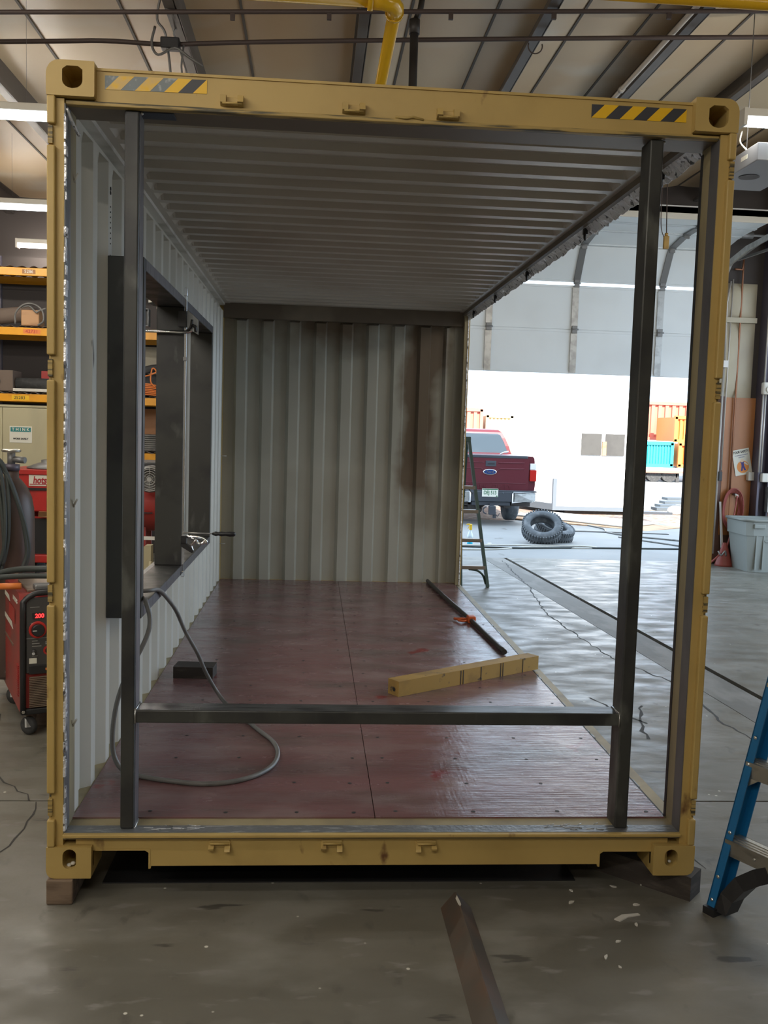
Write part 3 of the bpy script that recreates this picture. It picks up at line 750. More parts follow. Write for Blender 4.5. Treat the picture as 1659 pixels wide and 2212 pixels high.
MB().box((.02, 5.90, .11), (2.42, 5.99, .262)).build('end_sill', 'yellow', sc)
for X0, X1 in ((.004, .05), (2.392, W-.004)):
    MB().box((X0, 5.86, .21), (X1, 6.03, 2.88)).build('rear_post', 'yellow', sc)
MB().box((2.372, 5.80, .262), (2.412, 5.86, 2.90)).build('rear_cut_strip', 'beige_inner', sc)
MB().box((2.404, 5.795, .262), (2.415, 5.803, 2.90)).build('cut_edge', 'bright_cut', sc)
MB().tube([(.05, 5.85, 1.475), (.10, 5.85, 1.475)], .004, 6).build('lashing_bar', 'rail', sc)
MB().tube([(.05, 5.85, .62), (.10, 5.85, .62)], .004, 6).build('lashing_bar', 'rail', sc)
MB().box((.155, 5.862, 2.86), (.16, 5.87, 2.87)).build('rivet', 'rail', sc)
# floor boards
g = .0015
for (xa, xb, yjs) in ((.056, 1.212, (.150, 2.55, 4.9, 5.895)), (1.212, W-.067, (.150, 1.205, 3.60, 5.895))):
    for ya, yb in zip(yjs[:-1], yjs[1:]):
        MB().box((xa+g, ya+g, .237), (xb-g, yb-g, .265)).build('floor_panel', 'ply', sc)
MB().box((.056, .15, .225), (W-.067, 5.895, .240)).build('subfloor', 'dark_hole', sc)
m = MB()
for y in [.20+.305*i for i in range(19)]:
    for x in (.35, .62, .9, 1.14, 1.29, 1.62, 1.95, 2.30):
        xx = x+R.uniform(-.015, .015); yy = y+R.uniform(-.008, .008)
        if R.random() < .9: m.lathe([(.0085, 0), (.0085, .0009)], (xx, yy, .2648), n=8)
m.build('screw_heads', 'dark_hole', sc, kind='stuff')
m = MB()
for i in range(17):
    y = .35+.34*i; m.box((.055, y, .12), (W-.055, y+.045, .225))
m.build('cross_members', 'yellow_dark', sc, kind='stuff')

# timbers under the container
MB().box((.003, -.012, 0), (.098, .26, .0945), .006).build('timber_block', 'wood', label='short brown square timber under the left front corner of the container', cat='timber')
m = MB(); u = Vector((.68, .735, 0)); v = Vector((-.735, .68, 0)); c0 = Vector((2.421, -.021, 0))
m.prism([c0, c0+u*.105, c0+u*.105+v*.55, c0+v*.55], (0, 0, .0945)); m.build('timber_block', 'wooddark', label='dark weathered timber set askew under the right front corner of the container', cat='timber')
m = MB(); m.box((2.10, .27, 0), (2.21, .55, .0945), .005); m.build('timber_block', 'black', label='black timber block behind the fork notch, under the right side of the container', cat='timber')
for x in (.003, 2.34): MB().box((x, 5.8, 0), (x+.095, 6.07, .0945), .006).build('timber_block', 'wood', label='brown square timber under the rear '+('left' if x < 1 else 'right')+' corner of the container', cat='timber', group='timbers under the rear of the container')
MB().box((.17, .152, .0005), (2.02, 5.6, .005)).build('darkening_sheet', 'black', label='black sheet added to darken the concrete under the container, its straight edge just behind the sill', cat='dark sheet')  # flat black sheet added to deepen the shade under the container
chips = [(2.261, .177), (2.277, .114), (2.16, .10), (1.984, .069), (1.959, -.021), (2.204, -.043), (2.154, -.187), (1.976, -.396), (2.004, -.458), (2.05, -.30), (1.836, .185), (.251, .223), (.348, .229), (.075, -.0)]
ch = None
for i, (x, y) in enumerate(chips[:-1]):
    if ch is None:
        m = MB(); m.prism([(x+.018*math.cos(a)*(1+.3*math.sin(3*a)), y+.011*math.sin(a), .0005) for a in [2*math.pi*k/9 for k in range(9)]], (0, 0, .004))
        ch = m.build('paint_chip', 'offwhite', label='small pale paint chip lying on the concrete by the container sill', cat='debris', group='paint chips on the floor'); o = ch; base = Vector((x, y, 0))
    else:
        o = ch.copy(); COL.objects.link(o); o.location = ch.location + Vector((x, y, 0)) - base
    o.rotation_euler.z = R.uniform(0, 6); s_ = R.uniform(.35, .8); o.scale = (s_, s_*R.uniform(.6, 1), 1)
m = MB(); m.prism([(2.082, -.150, .0004), (2.12, -.120, .0004), (2.185, -.110, .0004), (2.19, -.122, .0004), (2.14, -.135, .0004), (2.10, -.165, .0004)], (0, 0, .004))
m.build('paint_chip', 'offwhite', label='long curled strip of pale paint on the concrete near the right front corner', cat='debris')
for x, z, w_ in ((.076, .134, 'left and lower'), (.090, .141, 'right and upper')):
    MB().ball((x, .028, z), .009, (1, 1, .8), 10).build('pebble', 'offwhite', label=w_+' of the two white pebbles in the left bottom casting hole', cat='pebble', group='pebbles in the corner casting')
MB().ball((2.352, .030, .138), .007, (1, 1, .8), 10).build('pebble', 'offwhite', label='white pebble lying in the oval hole of the right bottom corner casting', cat='pebble')

# ------------------------------------------------------------------ new steel framing in the open end
fr = thing('tube_frame', (1.2, .10, .26), 'raw dark steel tube frame, two uprights and a low crossbar, in the open end', 'steel frame')
for x0, x1, zt in ((.254, .305, 2.852), (2.134, 2.185, 2.852)):
    MB().box((x0, .052, .2605), (x1, .152, zt), .006).build('upright', 'mill', fr)
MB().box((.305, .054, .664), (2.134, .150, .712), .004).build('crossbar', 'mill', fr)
MB().box((.312, .058, .7118), (2.128, .147, .7128)).build('bright_face', 'mill_sheen', fr, label='top face of the crossbar with the sky sheen put into its colour')
MB().box((.3052, .066, .2615), (.3060, .138, .662)).box((.3052, .066, .714), (.3060, .138, 2.845)).build('bright_face', 'mill_light', fr, label='brushed inner side face of the left upright')
m = MB()
for x in (.307, 2.132):
    m.tube([(x, .055, .714), (x, .149, .714)], .004, 6); m.tube([(x, .051, .662), (x, .051, .712)], .003, 6)
for x0 in (.306, 2.186): m.tube([(x0, .06, .262), (x0, .14, .262)], .004, 6); m.ball((x0+.004, .07, 2.848), .006)
m.build('weld_bead', 'weld', fr, kind='stuff')
m = MB()
for i in range(12): m.box((.34+R.random()*.25, .04+R.random()*.03, .2603), (.0, 0, 0)) if False else None
for i in range(14):
    x = .33+R.random()*.20; y = .03+R.random()*.06; a = R.uniform(-.5, .5)
    m.tube([(x, y, .2612), (x+.035*math.cos(a), y+.02*math.sin(a), .2610)], .0010, 5)
for i in range(16):
    x = 1.85+R.random()*.26; y = .04+R.random()*.05; a = R.uniform(-1, 1)
    m.tube([(x, y, .2612), (x+.03*math.cos(a), y+.02*math.sin(a), .2610)], .0009, 5)
m.build('grinding_marks', 'bright_cut', sc, kind='stuff')

# window frame welded into the side wall
wf = thing('window_frame', (.125, 2.12, .91), 'dark steel box frame of deep tubes set in the left wall opening', 'steel frame')
FX0, FX1 = .0505, .2025
MB().box((FX0, .748, .912), (FX1, .799, 2.470), .003).build('frame_tube', 'mill', wf, label='near upright of the window frame')
MB().box((FX0, 2.010, .965), (FX1, 2.061, 2.418), .003).build('frame_tube', 'mill', wf, label='middle upright of the window frame')
MB().box((FX0, 3.46, .965), (FX1, 3.511, 2.418), .003).build('frame_tube', 'mill', wf, label='far upright of the window frame')
MB().box((FX0, .799, 2.419), (FX1, 3.511, 2.470), .003).build('frame_tube', 'mill', wf, label='top tube of the window frame')
MB().box((FX0, .799, .912), (FX1, 3.511, .964), .003).build('frame_tube', 'mill', wf, label='bottom tube of the window frame')
MB().box((FX1, .80, 2.422), (FX1+.0006, 3.50, 2.467)).box((FX1, .80, .915), (FX1+.0006, 3.50, .961)).build('bright_face', 'mill_light', wf, label='brushed inner edge of the frame')
MB().box((.01, .795, .935), (.05, 3.47, .95)).build('cut_edge', 'ground', wf)
# long bar clamp down the middle upright
cl = thing('bar_clamp', (.218, 1.985, .93), 'long thin bright bar clamp standing against the middle window upright', 'clamp')
MB().box((.2075, 1.982, .925), (.2195, 1.99, 2.50), .001).build('bar', 'chrome', cl)
MB().box((.2035, 1.976, .905), (.2225, 1.998, .935), .003).build('jaw', 'chrome', cl)
MB().box((.205, 1.976, 2.475), (.2225, 2.0, 2.52), .003).build('jaw', 'chrome', cl)
MB().box((.2045, 1.965, 2.12), (.2215, 2.000, 2.14)).build('stop', 'galv_dark', cl)
ct = thing('bar_clamp', (.15, 1.95, 2.28), 'bright bar clamp lying level across the top of the window frame, tip curled up', 'clamp')
MB().tube(smooth([(-.02, 1.975, 2.276), (.10, 1.975, 2.277), (.20, 1.975, 2.277), (.245, 1.975, 2.286), (.265, 1.975, 2.318)], 5), .009, 8).build('bar', 'chrome', ct)
MB().box((.176, 1.950, 2.303), (.222, 1.985, 2.392), .002).build('pad', 'black', ct)
MB().prism([(.224, 1.965, 2.40), (.224, 1.965, 2.30), (.285, 1.965, 2.265), (.285, 1.965, 2.345)], (0, .012, 0)).build('jaw', 'ground', ct)
MB().tube(smooth([(.225, 1.96, 2.285), (.245, 1.955, 2.305), (.252, 1.955, 2.345)], 4), .007, 6).tube(smooth([(.272, 1.96, 2.28), (.27, 1.955, 2.305), (.255, 1.955, 2.315)], 4), .008, 6).build('trigger', 'black', ct)
st = thing('square_tube_offcut', (.0, 1.98, 2.30), 'short square steel tube seen end-on, held at the top of the window frame', 'steel tube')
m = MB()
for a, b in (((-.075, 1.93, 2.298), (.018, 2.0, 2.301)), ((-.075, 1.93, 2.389), (.018, 2.0, 2.392)), ((-.075, 1.93, 2.301), (-.072, 2.0, 2.389)), ((.015, 1.93, 2.301), (.018, 2.0, 2.389))): m.box(a, b)
m.build('tube_wall', 'ground', st); MB().box((-.072, 1.96, 2.301), (.015, 2.0, 2.389)).build('dark_core', 'black', st)
cb = thing('bar_clamp', (.3, 1.95, 1.08), 'pistol-grip clamp on the sill end of the middle upright, black handle pointing right', 'clamp')
MB().cyl((.215, 1.97, 1.157), (.385, 1.97, 1.155), .004, 8).build('screw', 'galv', cb)
m = MB(); m.lathe([(.006, 0), (.011, .012), (.014, .02), (.010, .035), (.014, .05), (.011, .075), (.015, .10), (.013, .125), (.004, .132)], (.378, 1.97, 1.155), (1, 0, 0), 12); m.build('handle', 'black', cb)
MB().box((.206, 1.945, 1.095), (.236, 1.99, 1.142), .002).prism([(.206, 1.945, 1.10), (.206, 1.945, 1.082), (.268, 1.945, 1.045), (.280, 1.945, 1.052), (.268, 1.945, 1.075), (.236, 1.945, 1.098)], (0, .04, 0)).build('pad', 'black', cb)
MB().tube(smooth([(.235, 1.965, 1.135), (.29, 1.96, 1.137), (.33, 1.955, 1.13), (.348, 1.95, 1.115), (.344, 1.95, 1.10)], 4), .008, 8).tube(smooth([(.262, 1.96, 1.13), (.285, 1.96, 1.118), (.272, 1.96, 1.10), (.262, 1.96, 1.085), (.272, 1.96, 1.055)], 4), .007, 8).tube(smooth([(.29, 1.96, 1.12), (.30, 1.96, 1.10), (.325, 1.955, 1.098)], 4), .008, 8).tube(smooth([(.345, 1.955, 1.118), (.325, 1.955, 1.10), (.31, 1.955, 1.098)], 4), .008, 8).build('jaw', 'chrome', cb)

# ------------------------------------------------------------------ things on the container floor
FZ = .2655
def beam_thing(p0, p1, p2, h, z, m, **k):
    mb = MB(); p0, p1, p2 = (Vector((*p, z)) for p in (p0, p1, p2)); mb.prism([p0, p1, p1+(p2-p0), p2], (0, 0, h)); return mb.build(*m, **k)
tb = thing('timber_beam', (1.9, 2.2, FZ), 'yellow square timber beam lying askew on the container floor near the open side', 'timber')
d = (Vector((2.410, 2.470, 0))-Vector((1.440, 1.800, 0))); d = d.normalized(); n_ = Vector((-d.y, d.x, 0)); q0 = Vector((1.452, 1.815, FZ))
L_ = 1.17
m = MB(); m.prism([q0, q0+d*L_, q0+d*L_+n_*.095, q0+n_*.095], (0, 0, .088)); o = m.build('beam', 'woodyel', tb)
for t, tilt in ((.48, .0), (.50, .0), (.65, .0), (.82, .0), (.84, .0), (1.02, .0)):
    a = q0+d*t-n_*.0012; MB().prism([a, a+d*.006, a+d*.006+Vector((0, 0, .086)), a+Vector((0, 0, .086))], (-n_*.0006)).build('scribe_line', 'ink', tb)
a = q0 - d*.0008 + n_*.04 + Vector((0, 0, .035)); MB().lathe([(.012, 0), (.012, .0012)], a, tuple(-d), 12).build('bolt_hole', 'dark_hole', tb)
bk = MB(); e1 = Vector((.975, -.07, 0)).normalized(); e2 = Vector((.07, .975, 0)).normalized(); q0 = Vector((.140, 2.172, FZ))
bk.prism([q0, q0+e1*.235, q0+e1*.235+e2*.14, q0+e2*.14], (0, 0, .068)); bk.build('steel_block', 'wooddark', label='small dark rectangular block on the container floor beside the left wall', cat='block')
# pipe with orange clamp
pp = thing('bar_clamp', (2.2, 4.2, FZ), 'long black pipe clamp with orange jaw lying along the open edge of the floor', 'clamp')
pts = [(2.105, 5.88, FZ+.02), (2.15, 5.0, FZ+.02), (2.215, 4.0, FZ+.022), (2.245, 3.4, FZ+.02), (2.272, 2.86, FZ+.02)]
MB().tube(smooth(pts, 5), .0185, 10).build('pipe', 'blackpipe', pp)
MB().box((2.19, 3.90, FZ), (2.255, 3.99, FZ+.055), .01).tube(smooth([(2.20, 3.98, FZ+.02), (2.15, 3.96, FZ+.025), (2.12, 3.98, FZ+.02), (2.10, 4.02, FZ+.015)], 4), .011, 8).tube(smooth([(2.19, 3.92, FZ+.02), (2.15, 3.90, FZ+.02), (2.115, 3.93, FZ+.02)], 4), .009, 8).build('jaw', 'orange', pp)
# welding cable: over the window sill, down to the floor, round in a loop and back
cp = [(.09, 1.02, .985), (.185, 1.02, .99), (.212, 1.12, .978), (.222, 1.27, .925), (.262, 1.38, .83), (.300, 1.47, .70), (.355, 1.54, .57), (.395, 1.60, .45), (.445, 1.66, .335), (.505, 1.60, .280), (.565, 1.50, .275), (.62, 1.36, .275), (.70, 1.18, .275), (.775, 1.02, .275), (.808, .86, .275), (.795, .70, .275), (.73, .57, .275), (.63, .49, .275), (.51, .465, .275), (.38, .495, .275), (.25, .545, .275), (.165, .585, .285), (.122, .600, .34), (.112, .60, .43), (.125, .61, .56), (.16, .63, .68), (.215, .66, .79), (.245, .69, .87), (.245, .715, .93), (.225, .735, .985), (.2, .80, .995), (.10, .90, .985)]
MB().tube(smooth(cp, 5), .0105, 10).build('welding_cable', 'cable', label='grey welding cable hanging over the window sill and looping on the red floor', cat='cable', origin=(.4, .8, FZ))

# ------------------------------------------------------------------ angle iron in the foreground
an = thing('angle_iron', (1.5, -.8, 0), 'rusty steel angle bar lying ridge-up on the concrete in the foreground', 'steel bar')
m = MB(); y0, y1 = -.055, -1.9
for yy in (y0, y1): pass
def ang(y): 
    t = (y-y0)/(-.69)
    cx = 1.506 + .003*t
    return cx
prof = [(-.054, 0), (-.046, 0), (.002, .046), (.052, 0), (.060, 0), (.004, .056), (-.002, .056)]
A = [m._v((ang(y0)+a, y0+(.012 if b > .03 else 0), b+.0005)) for a, b in prof]; B = [m._v((ang(y1)+a*1.0, y1, b+.0005)) for a, b in prof]
for j in range(len(prof)): m.bm.faces.new((A[j], A[(j+1) % len(prof)], B[(j+1) % len(prof)], B[j]))
m.bm.faces.new(A[::-1]); m.bm.faces.new(B); m.build('angle_bar', 'rust', an)
MB().prism([(1.500, -.095, .0575), (1.508, -.070, .0572), (1.512, -.10, .0560), (1.515, -.135, .0545), (1.509, -.150, .0555), (1.503, -.135, .0575)], (0, 0, .0012)).build('paint_scrape', 'offwhite', an, label='white scrape near the far end')

# ------------------------------------------------------------------ fluorescent fixtures (each carries its own lamp)
def fixture(x0, x1, y, z, label, e=60, warm=False, along='x', group=None):
    f = thing('strip_light', ((x0+x1)/2, y, z), label, 'ceiling light', group)
    MB().box((x0, y-.055, z+.03), (x1, y+.055, z+.085), .006).build('housing', 'offwhite', f)
    MB().box((x0-.004, y-.06, z-.03), (x0+.02, y+.06, z+.085)).build('end_cap', 'offwhite', f)
    MB().box((x1-.02, y-.06, z-.03), (x1+.004, y+.06, z+.085)).build('end_cap', 'offwhite', f)
    for yy in (y-.03, y+.03):
        MB().cyl((x0+.02, yy, z), (x1-.02, yy, z), .019, 10).build('fluorescent_tube', 'tube_warm' if warm else 'tube', f)
    for xx in (x0+.4, x1-.4):
        MB().cyl((xx, y, z+.08), (xx, y, ceil_z(xx)+.0), .0012, 6).build('hanger_wire', 'galv_dark', f)
    for sg_ in (-1, 1):   # bare tubes throw light down and out to both sides
        l = light('lamp', 'AREA', (0, .062*sg_, -.012), (math.radians(62*sg_), 0, 0), e/2, (1.0, .92, .80), x1-x0-.1, .07)
        l.parent = f
    return f
EL = 62
fixture(-3.25, -.81, 3.90, 3.97, 'nearest lit strip light hanging left of the container', EL)
fixture(-4.30, -1.86, 6.97, 3.97, 'second lit strip light hanging left, above the shelving aisle', EL)
fixture(-2.89, -.45, 9.20, 3.97, 'farthest lit strip light, pinkish, above the pallet rack', EL, True)
fixture(3.84, 6.28, 3.16, 3.97, 'lit strip light right of the container, beside its top right corner', EL)
for x0, y in ((-3.3, .6), (-3.3, -1.8), (-3.3, -4.2), (-3.3, -6.6), (-.6, -4.6), (3.9, -.2)):  # extra fixtures added out of view to brighten the scene
    fixture(x0, x0+2.44, y, 3.97, 'added lit strip light hanging out of view beside or behind the camera', EL, group='added strip lights outside the view')

# overhead pipes and rods
def rodz(x, y, z0, s): return (x, y, z0+s*x)
cr1 = thing('cross_rod', (1.2, 3.6, 4.66), 'upper of two dark bracing rods crossing under the roof, nearest the camera', 'rod')
MB().tube([rodz(x, 3.6, 4.655, .0628) for x in (-5.8, -2, 0, 2, 4.2)]+[(4.6, 3.62, 4.93), (5.2, 3.6, 4.965), (8.15, 3.6, 5.15)], .017, 8).build('rod', 'rod', cr1)
for x in (.30, .98, 1.85, 2.60, 3.45):
    z = 4.655+.0628*x; MB().box((x-.02, 3.59, z-.055), (x+.012, 3.615, z+.01)).build('rod_clip', 'rod', cr1)
cr2 = thing('cross_rod', (1.2, 4.0, 4.60), 'lower dark bracing rod crossing under the roof just above the container', 'rod')
MB().tube(smooth([(-5.8, 4, 4.24), (-1.43, 4, 4.525), (-.7, 4, 4.575), (-.25, 4, 4.575), (.05, 4, 4.60), (.4, 4, 4.63), (1.4, 4, 4.703), (2.8, 4, 4.80), (4.4, 4, 4.905), (8.15, 4, 5.14)], 5), .018, 8).build('rod', 'rod', cr2)
MB().tube(arc((2.55, 3.98, 4.72), .055, 20, -200, 12), .005, 6).build('wire_loop', 'rod', cr2)
wr = thing('wire_bundle', (-.13, 3.95, 4.5), 'tangle of old wires tied to the lower rod by the second purlin', 'wires')
m = MB(); m.tube(smooth([(-.12, 3.95, 4.85), (-.10, 3.94, 4.72), (-.16, 3.93, 4.64), (-.13, 3.95, 4.56), (-.05, 3.95, 4.30), (-.04, 3.97, 4.10)], 5), .007, 6)
m.tube(smooth([(-.30, 3.95, 4.68), (-.32, 3.93, 4.55), (-.27, 3.92, 4.47), (-.15, 3.93, 4.53), (-.05, 3.93, 4.47), (.05, 3.95, 4.42)], 5), .010, 6)
m.tube(smooth([(-.25, 3.9, 4.9), (-.28, 3.92, 4.72), (-.22, 3.94, 4.62), (-.18, 3.96, 4.30), (-.17, 3.96, 4.05)], 5), .009, 6)
m.tube(smooth([(-.09, 3.95, 4.56), (-.10, 3.95, 4.35), (-.0, 3.95, 4.05)], 4), .007, 6); m.build('wire', 'galv_dark', wr, kind='stuff')
MB().box((-.26, 3.93, 4.53), (-.12, 4.02, 4.61), .01).build('tape_knot', 'black', wr)
gp = thing('gas_pipe', (1.35, 2.2, 4.2), 'glossy bright yellow gas pipe with an elbow, running away above the container', 'pipe')
pts = [(-4.5, 2.20, 4.205), (1.22, 2.20, 4.205)]
MB().tube(pts, .040, 16).build('pipe', 'gaspipe', gp)
MB().tube([(1.20, 2.20, 4.205), (1.27, 2.20, 4.205), (1.325, 2.225, 4.205), (1.35, 2.28, 4.205), (1.35, 2.35, 4.205)], .050, 16).cyl((1.185, 2.2, 4.205), (1.215, 2.2, 4.205), .056, 16).cyl((1.35, 2.33, 4.205), (1.35, 2.36, 4.205), .055, 16).build('elbow', 'gaspipe', gp)
MB().tube([(1.35, 2.35, 4.205), (1.35, 9.62, 4.205)], .040, 16).build('pipe', 'gaspipe', gp)
gp2 = thing('gas_pipe', (3.6, 2.1, 4.25), 'yellow gas pipe crossing the top right corner of the view', 'pipe')
MB().tube([(2.2, 2.05, 4.265), (8.15, 2.05, 4.265)], .04, 16).build('pipe', 'gaspipe', gp2)
bp = thing('drop_pipe', (1.585, 3.7, 4.2), 'dark vertical pipe dropping from the roof behind the container header', 'pipe')
MB().cyl((1.60, 3.75, 4.72), (1.60, 3.75, 3.80), .031, 12).cyl((1.60, 3.75, 4.66), (1.60, 3.75, 4.76), .040, 12).tube([(1.60, 3.75, 4.74), (1.64, 3.75, 4.84), (1.66, 3.75, 4.98)], .022, 10).box((1.58, 3.74, 3.76), (1.62, 3.76, 3.81)).build('pipe', 'blackpipe', bp)
lp = thing('conduit_pipe', (3.9, 5, 5.05), 'pale conduit running along a soot-dark purlin at the upper right', 'pipe')
MB().tube([(3.66, 3.2, 4.93), (3.66, 9.6, 4.93)], .022, 10).cyl((3.66, 5.3, 4.93), (3.66, 5.36, 4.93), .03, 10).build('pipe', 'conduit', lp)
ub = thing('heater_box', (4.2, 3.6, 3.74), 'white sheet-metal box with an oval slot hanging right of the container corner', 'heater')
m = MB(); m.box((3.99, 3.20, 3.735), (4.40, 4.0, 3.86), .006); m.build('housing', 'greyenamel', ub)
MB().lathe([(.075, 0), (.075, .002)], (4.13, 3.62, 3.733), (0, 0, -1), 20).build('oval_slot', 'black', ub)
MB().box((3.988, 3.36, 3.79), (3.99, 3.46, 3.82)).build('label_plate', 'paper', ub)
for y in (3.35, 3.85): MB().cyl((4.2, y, 3.86), (4.2, y, 5.14), .004, 6).build('hanger_wire', 'galv_dark', ub)
MB().tube(smooth([(4.0, 3.5, 4.02), (3.97, 3.45, 3.93), (4.0, 3.4, 3.86)], 4), .006, 6).build('lead_wire', 'offwhite', ub)

# ------------------------------------------------------------------ left side: pallet rack on the back wall
rk = thing('pallet_rack', (-1.6, 9.2, 0), 'tall yellow-orange pallet rack with corrugated decks along the back wall', 'shelving')
for x in (-5.5, -3.25, -.30): 
    for y in (8.82, 9.62): MB().box((x-.04, y-.035, 0), (x+.04, y+.035, 3.9)).build('upright', 'purlin_blue', rk)
for zt, x0, x1 in ((3.635, -5.5, -.3), (2.905, -5.5, -.3), (2.085, -5.5, -.3), (1.385, -3.25, -.3)):
    MB().box((x0, 8.78, zt-.095), (x1, 8.83, zt), .004).build('front_beam', 'rackyellow', rk)
    MB().box((x0, 9.57, zt-.095), (x1, 9.62, zt), .004).build('rear_beam', 'rackyellow', rk)
    m = MB(); n = int((x1-x0)/.03); pr = None
    for i in range(n+1):
        x = x0+(x1-x0)*i/n; z = zt+.012+.014*math.sin(i*1.3)
        row = (m._v((x, 8.775, z)), m._v((x, 9.60, z)))
        if pr: m.bm.faces.new((pr[0], row[0], row[1], pr[1])).smooth = True
        pr = row
    m.build('corrugated_deck', 'deck', rk, solid=.002)
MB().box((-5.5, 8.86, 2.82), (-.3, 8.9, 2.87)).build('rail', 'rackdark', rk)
text('tag_number', '42731', .062, (-2.585, 8.7785, 2.858), (1, 0, 0), (0, 0, 1), 'inkred', rk)
MB().box((-2.69, 8.7795, 2.832), (-2.48, 8.7798, 2.885)).build('number_plate', 'orangepaint', rk)
text('tag_number', '25283', .055, (-2.735, 8.7785, 2.035), (1, 0, 0), (0, 0, 1), 'ink', rk)
MB().box((-2.83, 8.7793, 2.007), (-2.62, 8.7796, 2.066)).build('number_plate', 'tapeyellow', rk)
text('tag_number', '5286', .055, (-2.62, 8.7785, 3.588), (1, 0, 0), (0, 0, 1), 'paper', rk)
MB().box((-2.70, 8.7793, 3.562), (-2.54, 8.7796, 3.615)).build('number_plate', 'rackdark', rk)
MB().box((-5.45, 9.63, 0), (-.3, 9.66, 3.9)).build('back_board', 'darkwall', rk)
# on the rack
ro = MB(); ro.tube(smooth([(-3.7, 9.15, 3.04), (-3.2, 9.1, 3.05), (-2.8, 9.05, 3.09), (-2.62, 9.02, 3.08)], 4), .1, 14, rs=None); ro.build('canvas_roll', 'canvas', label='grey-brown canvas roll on the second rack shelf beside the wooden box', cat='canvas roll')
m = MB(); m.box((-2.735, 8.84, 2.935), (-2.515, 9.1, 3.13), .012); wbx = m.build('wooden_box', 'woodlight', label='light brown wooden box wrapped with cable on the second rack shelf', cat='box')
m = MB(); m.tube(smooth([(-2.80, 8.83, 2.95), (-2.79, 8.81, 3.08), (-2.70, 8.80, 3.18), (-2.58, 8.80, 3.20), (-2.47, 8.80, 3.13), (-2.45, 8.80, 3.0), (-2.52, 8.81, 2.94)], 5), .012, 6)
m.tube(smooth([(-2.72, 8.82, 3.15), (-2.62, 8.80, 3.17), (-2.54, 8.80, 3.10), (-2.50, 8.80, 3.12), (-2.42, 8.8, 3.15)], 5), .011, 6); m.build('cord', 'cable', label='grey cord looped over the wooden box on the rack', cat='cord')
m = MB(); m.box((-3.15, 8.84, 2.118), (-2.835, 9.2, 2.375), .006); b1 = m.build('fan_box', 'canvas', label='battered grey box with a round grille on the third rack shelf', cat='box')
MB().lathe([(.075, 0), (.085, 0), (.085, .006), (.075, .006)], (-3.07, 8.834, 2.24), (0, -1, 0), 20, closed=True).lathe([(.04, 0), (.048, 0), (.048, .006), (.04, .006)], (-3.07, 8.834, 2.24), (0, -1, 0), 16, closed=True).build('grille', 'black', b1)
MB().box((-2.83, 8.82, 2.118), (-2.35, 9.3, 2.155), .004).build('white_board', 'offwhite', label='flat white board on the third rack shelf under a dark roll', cat='board')
MB().tube([(-2.82, 8.95, 2.222), (-2.2, 8.95, 2.222)], .07, 14).build('dark_roll', 'rubber', label='dark rolled mat lying on the white board on the rack', cat='mat roll')
MB().box((-2.60, 9.24, 2.152), (-2.40, 9.42, 2.40), .004).build('small_box', 'redworn', label='small reddish box behind the dark roll on the rack', cat='box')
# seen through the window opening
for (x, z, zz, lab, mt) in ((-1.14, 2.215, .06, 'orange extension cords in loose loops on the third rack shelf', 'orangepaint'),):
    m = MB()
    for i in range(7): m.tube(smooth([(x-.22+R.uniform(-.03, .03), 8.9+R.uniform(-.03, .1), 2.12+.02*i), (x-.05, 8.86, 2.13+.022*i), (x+.12+R.uniform(-.03, .03), 8.9, 2.12+.02*i)], 4), .009, 6)
    m.tube(smooth([(x-.14, 8.86, 2.19), (x-.12, 8.86, 2.33), (x+.0, 8.86, 2.38), (x+.07, 8.86, 2.42), (x+.02, 8.86, 2.46), (x+.0, 8.86, 2.3), (x+.06, 8.86, 2.22)], 5), .009, 6)
    m.build('extension_cord', mt, label=lab, cat='cord')
m = MB(); m.box((-1.5, 9.05, 2.118), (-.95, 9.3, 2.40), .03); m.tube(smooth([(-1.3, 9, 2.42), (-1.1, 9, 2.47), (-.9, 9.0, 2.43)], 4), .05, 10); m.build('dark_bundle', 'rubber', label='dark bundle behind the orange cords on the rack', cat='bundle')
m = MB()
for i in range(8): m.tube([(x_, y_, 1.428+.026*i) for x_, y_ in [(-1.14+(.24+R.uniform(-.02, .02))*math.cos(a), 9.05+.2*math.sin(a)) for a in [2*math.pi*k/20 for k in range(20)]]], .0135, 6, closed=True)
m.build('coiled_cable', 'cable', label='coil of grey-brown cable on the lowest rack shelf, seen through the window frame', cat='cable')
m = MB()
for i in range(5): m.tube([(-.62+(.20+.012*i)*math.cos(a), 8.74, 1.66+(.26+.012*i)*math.sin(a)) for a in [2*math.pi*k/24 for k in range(24)]], .013, 6, closed=True)
m.build('hose_coil', 'cable', label='pale hose coil hanging from the rack beam, seen through the window', cat='hose')
for i, (dx, mt, lab) in enumerate(((0, 'galv', 'pale grey cable'), (.05, 'purlin_blue', 'dark blue cable'), (.10, 'orangepaint', 'orange cable'))):
    m = MB(); m.tube(smooth([(-.74+dx, 8.70, 1.60), (-.68+dx, 8.70, 1.30), (-.60+dx, 8.69, 1.02), (-.50+dx, 8.69, .80), (-.56+dx, 8.7, .66), (-.7+dx, 8.7, .60)], 5), .012, 6)
    m.build('hanging_cable', mt, label=lab+' hanging down in front of the rack, seen through the window', cat='cable')
MB().box((-1.6, 9.5, 1.42), (-.4, 9.53, 1.96)).build('brown_board', 'plywall', label='brown board behind the coiled cable on the rack', cat='board')
MB().box((-1.6, 9.5, 2.13), (-.4, 9.53, 2.78)).build('tan_board', 'insul_wall', label='tan board at the back of the third rack shelf', cat='board')
